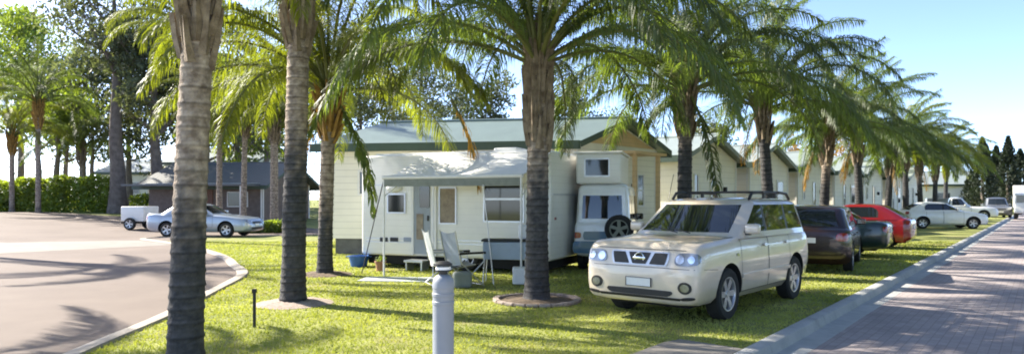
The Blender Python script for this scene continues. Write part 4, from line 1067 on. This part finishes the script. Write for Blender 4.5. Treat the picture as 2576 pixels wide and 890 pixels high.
    # ---- mirrors
    for s in (-1, 1):
        bm_ = MB(); mx = G['xf0']-.52; mz = P['zbelt']+.10
        shell(bm_, mx-.06, mx+.06, s*(w+.05) - .105, s*(w+.05)+.105, mz-.07, mz+.075, .035); mr = bm_.build('mirror', P.get('mirm', pm), t, smooth=50)
        MB().box((mx-.061, s*(w+.05), mz+.003), (.006, .16, .10), bev=.002).build('mirror_glass', M['carglass'], mr)
        a = MB(); a.box((mx+.01, s*(w-.04), mz-.07), (.06, .14, .03)); a.build('mirror_arm', M['black'], mr)
    # ---- front and back
    f, b = L/2, -L/2
    for s in (-1, 1):
        for pr in P.get('lamps', ()):
            nm, m_, quad, n_ = pr[:4]
            patch(dbv, nm, t, m_, quad=[(math.copysign(L/2-.07, x), s*y, z) for x, y, z in quad], n=(n_[0], s*n_[1], 0), off=pr[4] if len(pr) > 4 else .012, th=.05, res=(10, 6), rnd=.7)
        for nm, m_, (c, a, z_), n_, of in P.get('disks', ()):
            c = Vector((math.copysign(L/2-.05, c[0]), s*c[1], c[2])); patch(dbv, nm, t, m_, disk=(c, (0, a, 0), (0, 0, z_)), n=(n_[0], s*n_[1], 0), off=of, th=.04)
    for nm, m_, quad, n_, of, rn in P.get('mids', ()):
        patch(dbv, nm, t, m_, quad=quad, n=n_, off=of, th=.05, res=(14, 4), rnd=rn)
    for s in (-1, 1):                              # wipers
        mb = MB(); z0 = G['z0'] + (G['z1']-G['z0'])*gl0
        mb.tube([(G['xf0']-.02, s*.1+.12, z0-.01), (G['xf0']-.10, s*.1-.25, z0+.055)], .008, 5)
        if detail: mb.build('wiper', M['black'], t)
    if roofbars:
        for s in (-1, 1):
            y = s*(G['w1']-.10); z = G['z1']+.03; mb = MB()
            mb.tube([(G['xf1']-.25, y, z-.02), (G['xf1']-.36, y, z+.075), (G['xf1']-.6, y, z+.085), (G['xr1']+.5, y, z+.085), (G['xr1']+.25, y, z+.07), (G['xr1']+.12, y, z-.02)], .024, 8)
            for u in (.33, .66): mb.box((G['xf1']-.36+(G['xr1']+.25-G['xf1']+.36)*u, y, z+.04), (.09, .035, .09), bev=.01)
            mb.build('roof_rail', M['black'], t, smooth=40)
        for u in (.28, .72):
            mb = MB(); x = G['xf1']-.3+(G['xr1']-G['xf1']+.5)*u; y = G['w1']-.10
            mb.box((x, 0, G['z1']+.125), (.07, 2*y+.08, .03), bev=.008); mb.build('roof_bar', M['black'], t)
    return t, dbv, bd
def std(L, w, zb, nose, boot, xf0, xf1, xr0, xr1, zr, wb, R_, B, Cc, doors, w1=None, D=.2, quarter=True, gl=(.16,.88), xc=0.0, **k):
    d = dict(L=L, w=w, zbelt=zb, R=R_, ax=(xc+wb/2, xc-wb/2), doors=doors, st=car_stations(L, w, zb, nose, boot, xf0, xr0),
             gh=dict(z0=zb-.02, z1=zr, xf0=xf0, xf1=xf1, xr0=xr0, xr1=xr1, w0=w-.03, w1=w1 or w-.20, B=B, C=Cc, D=D, quarter=quarter, gl=gl))
    d.update(k); return d
# ---------------------------------------------------------------- the silver four-wheel drive
f = 2.245
SUV = dict(L=4.49, w=.885, zbelt=1.12, R=.355, ax=(1.31,-1.315), tw=.225, spokes=6, rimr=.66, arch=.06, sill=.40, doors=[.93, -.10, -1.02],
    st=[(f,.70,.36,.69),(f-.015,.80,.31,.75),(f-.038,.838,.28,.87),(f-.065,.855,.27,.965),(f-.11,.866,.26,1.025),(f-.19,.874,.25,1.05),(f-.36,.880,.25,1.066),(1.45,.883,.245,1.085),(.95,.885,.24,1.11),(.4,.885,.24,1.115),(-1.0,.885,.24,1.125),(-1.68,.878,.26,1.125),(-1.93,.86,.30,1.12),(-2.04,.84,.34,1.09),(-2.08,.79,.38,.98),(-2.09,.70,.44,.85)],
    gh=dict(z0=1.09, z1=1.635, xf0=1.20, xf1=.31, xr0=-2.01, xr1=-1.79, w0=.855, w1=.735, B=(-.06,-.14), C=(-.98,-1.06), D=.24, quarter=True, gl=(.15,.87)),
    lamps=[('headlight', M['clear'], [(3,.47,.775),(3,.86,.80),(3,.87,.955),(3,.52,.955)], (-1,-.42)), ('tail_light', M['redlamp'], [(-3,.70,.75),(-3,.84,.75),(-3,.82,1.06),(-3,.72,1.06)], (1,-.35)),
           ('bumper_corner', M['black'], [(3,.60,.335),(3,.80,.36),(3,.79,.40),(3,.60,.38)], (-1,-.2))],
    disks=[('headlight_bulb', M['chrome'], ((3,.59,.868), .058, .058), (-1,-.1), .02), ('headlight_bulb', M['chrome'], ((3,.74,.872), .05, .05), (-1,-.3), .02), ('fog_light', M['clear'], ((3,.655,.505), .062, .052), (-1,-.25), .016), ('fog_lamp_ring', M['black'], ((3,.655,.505), .098, .078), (-1,-.25), .008)],
    mids=[('grille_panel', M['alloy'], [(3,-.415,.768),(3,.415,.768),(3,.455,.955),(3,-.455,.955)], (-1,0,0), .012, .15), ('grille_opening', M['black'], [(3,-.38,.785),(3,-.15,.785),(3,-.225,.938),(3,-.415,.938)], (-1,0,0), .02, .1), ('grille_opening', M['black'], [(3,.15,.785),(3,.38,.785),(3,.415,.938),(3,.225,.938)], (-1,0,0), .02, .1),
          ('grille_opening', M['black'], [(3,-.10,.785),(3,.10,.785),(3,.17,.94),(3,-.17,.94)], (-1,0,0), .02, .1),
          ('bumper_intake', M['black'], [(3,-.46,.375),(3,.46,.375),(3,.52,.455),(3,-.52,.455)], (-1,0,0), .012, .3),
          ('bumper_seam', M['black'], [(3,-.80,.742),(3,.80,.742),(3,.80,.749),(3,-.80,.749)], (-1,0,0), .003, 0), ('valance', M['black'], [(3,-.60,.335),(3,.60,.335),(3,.62,.37),(3,-.62,.37)], (-1,0,0), .006, 0),
          ('bonnet_line', M['black'], [(3,-.66,.978),(3,.66,.978),(3,.66,.986),(3,-.66,.986)], (-1,0,0), .004, 0)])
axc = Vector((3.16, 11.04, 0))
t, bv, bd = car('parked_car', 'champagne silver four-wheel drive with roof rails parked on the verge', 'car', axc, (-.650,-.760), M['p_silver'], SUV, 'vehicles parked along the verge', roofbars=True)
# grille surround, emblem, plate and frame
gx = f-.045
mb = MB(); m_ = Matrix.Translation((gx+.03, 0, .862)) @ Matrix.Rotation(R(90), 4, 'Y') @ Matrix.Rotation(R(90), 4, 'Z')
ring_p = [(.068*math.cos(6.283*k/24), .068*math.sin(6.283*k/24), 0) for k in range(25)]
mb.tube([m_ @ Vector(p) for p in ring_p], .011, 8, cap=False); mb.box((gx+.036, 0, .862), (.018, .19, .036), bev=.006); mb.build('emblem', M['chrome'], t, smooth=40)
pl = MB().box((f+.012, .0, .545), (.018, .372, .11), bev=.004).build('number_plate', M['plate'], t)
mb = MB()
for y0, y1, z0, z1 in ((-.19,.19,.485,.490),(-.19,.19,.600,.605),(-.19,-.186,.49,.60),(.186,.19,.49,.60)): mb.box((f+.018, (y0+y1)/2, (z0+z1)/2), (.02, y1-y0, z1-z0))
mb.build('plate_frame', M['black'], pl)
for s in (-1,1):
    patch(bv, 'side_moulding', t, M['p_silver'], quad=[(-1.0,s*2,.545),(.92,s*2,.545),(.92,s*2,.60),(-1.0,s*2,.60)], n=(0,-s,0), off=.018, th=.03, res=(16,2))
    patch(bv, 'bonnet_seam', t, M['black'], quad=[(2.0,s*.70,2),(1.05,s*.79,2),(1.05,s*.798,2),(2.0,s*.708,2)], n=(0,0,-1), off=.003, th=.01, res=(14,1))
    patch(bv, 'bumper_seam', t, M['black'], quad=[(1.72,s*2,.715),(2.10,s*2,.742),(2.10,s*2,.749),(1.72,s*2,.722)], n=(0,-s,0), off=.003, th=.01, res=(10,1))
    patch(bv, 'indicator', t, M['clear'], quad=[(1.02,s*2,.86),(1.10,s*2,.86),(1.10,s*2,.90),(1.02,s*2,.90)], n=(0,-s,0), off=.008, th=.02, res=(3,2))
# interior mirror sticker seen on the windscreen
mb = MB(); mb.tube([(.28,-.60,1.64),(.10,-.60,2.05)], .006, 5); mb.build('aerial', M['black'], t)
# ---------------------------------------------------------------- the others along the verge
def lampset(L, w, hz, tz, y0=.46): return [('headlight', M['clear'], [(3,w*y0,hz-.08),(3,w*.92,hz-.05),(3,w*.95,hz+.07),(3,w*.55,hz+.05)], (-1,-.45)), ('tail_light', M['redlamp'], [(-3,w*.62,tz-.10),(-3,w*.95,tz-.10),(-3,w*.95,tz+.08),(-3,w*.66,tz+.08)], (1,-.35))]
def ends(L, w, nose, boot): return [('grille_opening', M['black'], [(3,-.38,nose-.20),(3,.38,nose-.20),(3,.42,nose-.09),(3,-.42,nose-.09)], (-1,0,0), .01, .5), ('bumper_intake', M['black'], [(3,-.5,.33),(3,.5,.33),(3,.5,.42),(3,-.5,.42)], (-1,0,0), .01, .5),
    ('number_plate', M['plate'], [(-3,-.186,boot-.30),(-3,.186,boot-.30),(-3,.186,boot-.19),(-3,-.186,boot-.19)], (1,0,0), .016, 0), ('number_plate', M['plate'], [(3,-.186,.47),(3,.186,.47),(3,.186,.58),(3,-.186,.58)], (-1,0,0), .016, 0)]
GV = 'vehicles parked along the verge'
WAG = std(4.75,.895,.98,.78,.99,1.05,.25,-2.26,-1.86,1.47,2.75,.325,(-.10,-.18),(-1.10,-1.18),[.86,-.14,-1.14],D=.28)
WAG['lamps'] = lampset(4.75,.895,.70,.83); WAG['mids'] = ends(4.75,.895,.78,.98)
pw = td(0,0)
cx = Vector((at(2030,15.5), 15.5, 0)) + Vector((.49,.87,0))*2.3
car('parked_car', 'dark maroon station wagon parked behind the silver four-wheel drive', 'car', cx, (.49,.87), M['p_maroon'], WAG, GV)
SED = std(4.7,.885,.96,.76,1.0,.95,.10,-1.75,-.98,1.42,2.7,.32,(-.18,-.26),(-1.02,-1.08),[.76,-.22,-1.05],D=.34,quarter=False)
SED['lamps'] = lampset(4.7,.885,.68,.82); SED['mids'] = ends(4.7,.885,.76,1.0)
cx = Vector((at(2238,19.2), 19.2, 0)) + Vector((-.83,.556,0))*2.3 + Vector((.25,.5,0))
car('parked_car', 'dark green sedan with its boot towards the kerb between maroon and red cars', 'car', cx, (-.83,.556), M['p_green'], SED, GV)
HAT = std(4.2,.87,.98,.78,1.0,.98,.10,-2.0,-1.22,1.44,2.55,.315,(-.18,-.26),(-1.10,-1.16),[.80,-.22,-1.1],D=.34,quarter=False)
HAT['lamps'] = lampset(4.2,.87,.70,.88); HAT['mids'] = ends(4.2,.87,.78,.98)
cx = Vector((at(2302,22.6), 22.6, 0)) + Vector((-.80,.60,0))*2.1 + Vector((.2,.4,0))
car('parked_car', 'bright red hatchback with its tail towards the kerb', 'car', cx, (-.80,.60), M['p_red'], HAT, GV)
car('parked_car', 'white hatchback parked side-on across the verge, nose to the road', 'car', (at(2385,38.6), 39.2, 0), (.985,-.17), M['p_white'], dict(HAT), GV)
# ---------------------------------------------------------------- silver sedan and small trailer at the brown building
gy = gz(at(505,31), 31)
car('parked_car', 'cool silver sedan parked on the yard edge before the brown building', 'car', (at(512,30.6), 30.9, gz(at(512,30.6),30.6)-.0), (.995,-.10), M['p_silver2'], dict(SED))
x, y = at(352,34.0), 34.0
t = thing('box_trailer', 'small white box trailer behind the tail of the silver sedan', 'trailer', (x, y, gz(x,y)), R(-6))
mb = MB(); shell(mb, -.58, .6, -.6, .6, .40, 1.12, .04); mb.build('body', M['vanwhite'], t, smooth=40)
mb = MB(); mb.box((0,0,.35),(1.2,1.1,.09)); mb.tube([(.58,-.4,.35),(1.3,0,.36)], .03, 6); mb.tube([(.58,.4,.35),(1.3,0,.36)], .03, 6); mb.build('drawbar', M['under'], t)
tm, rm = wheel_mesh(.29,.17,None,5)
for s in (-1,1): put_wheel(tm, rm, t, (-.05, s*.69, .29), s, M['alloy'])
MB().box((-.586,-.48,.60),(.012,.14,.10), bev=.005).build('tail_light', M['redlamp'], t)
# ---------------------------------------------------------------- boxy 4WD with spare wheel beside the caravan
JP = dict(L=3.5, w=.64, zbelt=1.12, R=.33, ax=(1.02,-1.08), tw=.19, arch=.07, sill=.42, doors=[.75,-.25], spokes=5,
    st=[(1.75,.50,.45,.80),(1.72,.58,.40,.92),(1.66,.60,.36,1.0),(1.5,.61,.34,1.04),(.8,.63,.32,1.10),(.3,.64,.32,1.12),(-1.0,.64,.32,1.13),(-1.6,.64,.34,1.13),(-1.70,.63,.36,1.12),(-1.74,.61,.40,1.08),(-1.75,.6,.45,1.0)],
    gh=dict(z0=1.10, z1=1.97, xf0=.62, xf1=.34, xr0=-1.73, xr1=-1.66, w0=.625, w1=.575, B=(-.22,-.32), C=(-1.0,-1.08), D=.22, quarter=True, gl=(.12,.72)),
    mirm=M['black'], lamps=[('tail_light', M['redlamp'], [(-3,.46,.76),(-3,.64,.76),(-3,.64,.90),(-3,.46,.90)], (1,-.1))],
    disks=[('headlight', M['clear'], ((3,.46,.86), .09, .09), (-1,0), .02)],
    mids=[('bumper', M['p_blue'], [(-3,-.66,.42),(-3,.66,.42),(-3,.66,.70),(-3,-.66,.70)], (1,0,0), .03, .2), ('lower_panel', M['p_blue'], [(-3,-.42,.72),(-3,.42,.72),(-3,.42,.92),(-3,-.42,.92)], (1,0,0), .012, .2), ('grille_opening', M['black'], [(3,-.33,.76),(3,.33,.76),(3,.33,.92),(3,-.33,.92)], (-1,0,0), .01, .2)])
cx = Vector((2.02, 15.65, 0)) + Vector((.25,.968,0))*1.75
t, bv, bd = car('camper_van', 'small white pop-top camper with blue lower tail and rear spare wheel beside the caravan', 'camper', cx, (.25,.968), M['p_white'], JP)
tm, rm = wheel_mesh(.32,.19,None,5)
m_ = Matrix.Translation((-1.86,-.40,.98)) @ Matrix.Rotation(R(-90), 4, 'Y')
w_ = MB(); w_.add(tm.v, tm.f, 0, m_); wo = w_.build('spare_wheel', M['rubber'], t, smooth=35); r_ = MB(); r_.add(rm.v, rm.f, 0, m_); r_.m = list(rm.m); r_.build('rim', [M['canvas'], M['under']], wo, smooth=35)
mb = MB(); shell(mb, -1.66, .25, -.42, .60, 1.99, 2.68, .05); pt = mb.build('pop_top', M['vanwhite'], t, smooth=40)
g = MB().box((-1.664, .12, 2.36), (.012, .52, .36), bev=.004).build('window', M['winglass'], pt)
fr = MB()
for y0, y1, z0, z1 in ((-.17,.41,2.15,2.18),(-.17,.41,2.54,2.57),(-.17,-.14,2.18,2.54),(.38,.41,2.18,2.54)): fr.box((-1.668, (y0+y1)/2, (z0+z1)/2), (.02, y1-y0, z1-z0))
fr.build('frame', M['alu'], g)
MB().box((-.7,.09,2.70),(2.0,1.1,.05), bev=.015).build('lid', M['trim'], pt)
# ---------------------------------------------------------------- far vehicles at the end of the road
UTE = std(5.0,.90,1.05,.90,1.05,.75,.15,-.85,-.72,1.75,3.0,.36,(-.30,-.38),(-.60,-.64),[.66,-.70],D=.10,quarter=False)
UTE['lamps'] = lampset(5.0,.90,.82,.85); UTE['mids'] = ends(5.0,.90,.9,1.0)
t, bv, bd = car('utility_truck', 'dark grey utility parked at the far end of the road before the conifers', 'utility', (at(2516,62), 62.5, 0), (-.45,-.89), M['p_grey'], UTE)
mb = MB()
for s in (-1,1): mb.box((-1.65, s*.86, 1.10),(1.55,.05,.14), bev=.01)
mb.box((-2.42,0,1.08),(.05,1.7,.16), bev=.01); mb.build('tray', M['p_grey'], t)
t, bv, bd = car('utility_truck', 'white utility partly behind the white hatchback roof', 'utility', (at(2425,56), 56.5, 0), (.9,-.43), M['p_white'], UTE)
mb = MB(); shell(mb, -2.4, -.9, -.82, .82, 1.04, 1.70, .05); mb.build('canopy', M['p_grey'], t, smooth=40)
x, y = at(2588,58), 58
t = thing('box_truck', 'white box truck at the far end of the road', 'truck', (x, y, 0), math.atan2(-.80,-.60))
mb = MB(); shell(mb, -3.4, 1.2, -1.05, 1.05, .95, 2.75, .05); mb.build('cargo_box', M['vanwhite'], t, smooth=40)
mb = MB(); shell(mb, 1.3, 2.9, -.95, .95, .5, 2.15, .12); cb = mb.build('cab', M['p_white'], t, smooth=40)
MB().box((2.905,0,1.65),(.02,1.6,.6), bev=.008).build('windscreen', M['carglass'], t)
for s in (-1,1): MB().box((2.3,s*.955,1.65),(.8,.02,.5), bev=.008).build('side_window', M['carglass'], t)
MB().box((-.3,0,.68),(6.2,.9,.24)).build('chassis', M['under'], t)
tm, rm = wheel_mesh(.42,.25,None,5)
for px_ in (2.1,-2.2):
    for s in (-1,1): put_wheel(tm, rm, t, (px_, s*.85, .42), s, M['alloy'])
# ================================================================ light, sky, camera
ELEV, SX, SY = 36, -.885, .465                      # the sun stands beyond the yard, behind the palms
w = bpy.data.worlds.new('World'); bpy.context.scene.world = w; w.use_nodes = True
nt = w.node_tree; sky = nt.nodes.new('ShaderNodeTexSky'); sky.sky_type = 'NISHITA'; sky.sun_disc = False
sky.sun_elevation = R(ELEV); sky.sun_rotation = math.atan2(SX, SY); sky.air_density = .38; sky.dust_density = .5; sky.ozone_density = 1.0
bg = nt.nodes['Background']; bg.inputs['Strength'].default_value = .14
nt.links.new(sky.outputs['Color'], bg.inputs['Color'])
sl = bpy.data.lights.new('sun', 'SUN'); sl.energy = 3.9; sl.angle = R(.55); sl.color = (1, .93, .80)
so = bpy.data.objects.new('sun', sl); C.objects.link(so)
so.rotation_euler = Vector((-SX*math.cos(R(ELEV)), -SY*math.cos(R(ELEV)), -math.sin(R(ELEV)))).to_track_quat('-Z', 'Y').to_euler()
cam = bpy.data.cameras.new('camera'); cam.lens = 36*F/2576; cam.sensor_width = 36; cam.sensor_fit = 'HORIZONTAL'; cam.shift_y = 55/2576; cam.clip_start = .1; cam.clip_end = 2000
co = bpy.data.objects.new('camera', cam); C.objects.link(co); co.location = (0, 0, H); co.rotation_euler = (R(90), 0, 0)
s = bpy.context.scene; s.camera = co
s.view_settings.view_transform = 'Standard'; s.view_settings.look = 'None'; s.view_settings.exposure = 1.98; s.view_settings.gamma = 1
s.view_settings.use_curve_mapping = False
s.cycles.filter_width = 1.9; s.cycles.max_bounces = 8; s.cycles.use_denoising = True
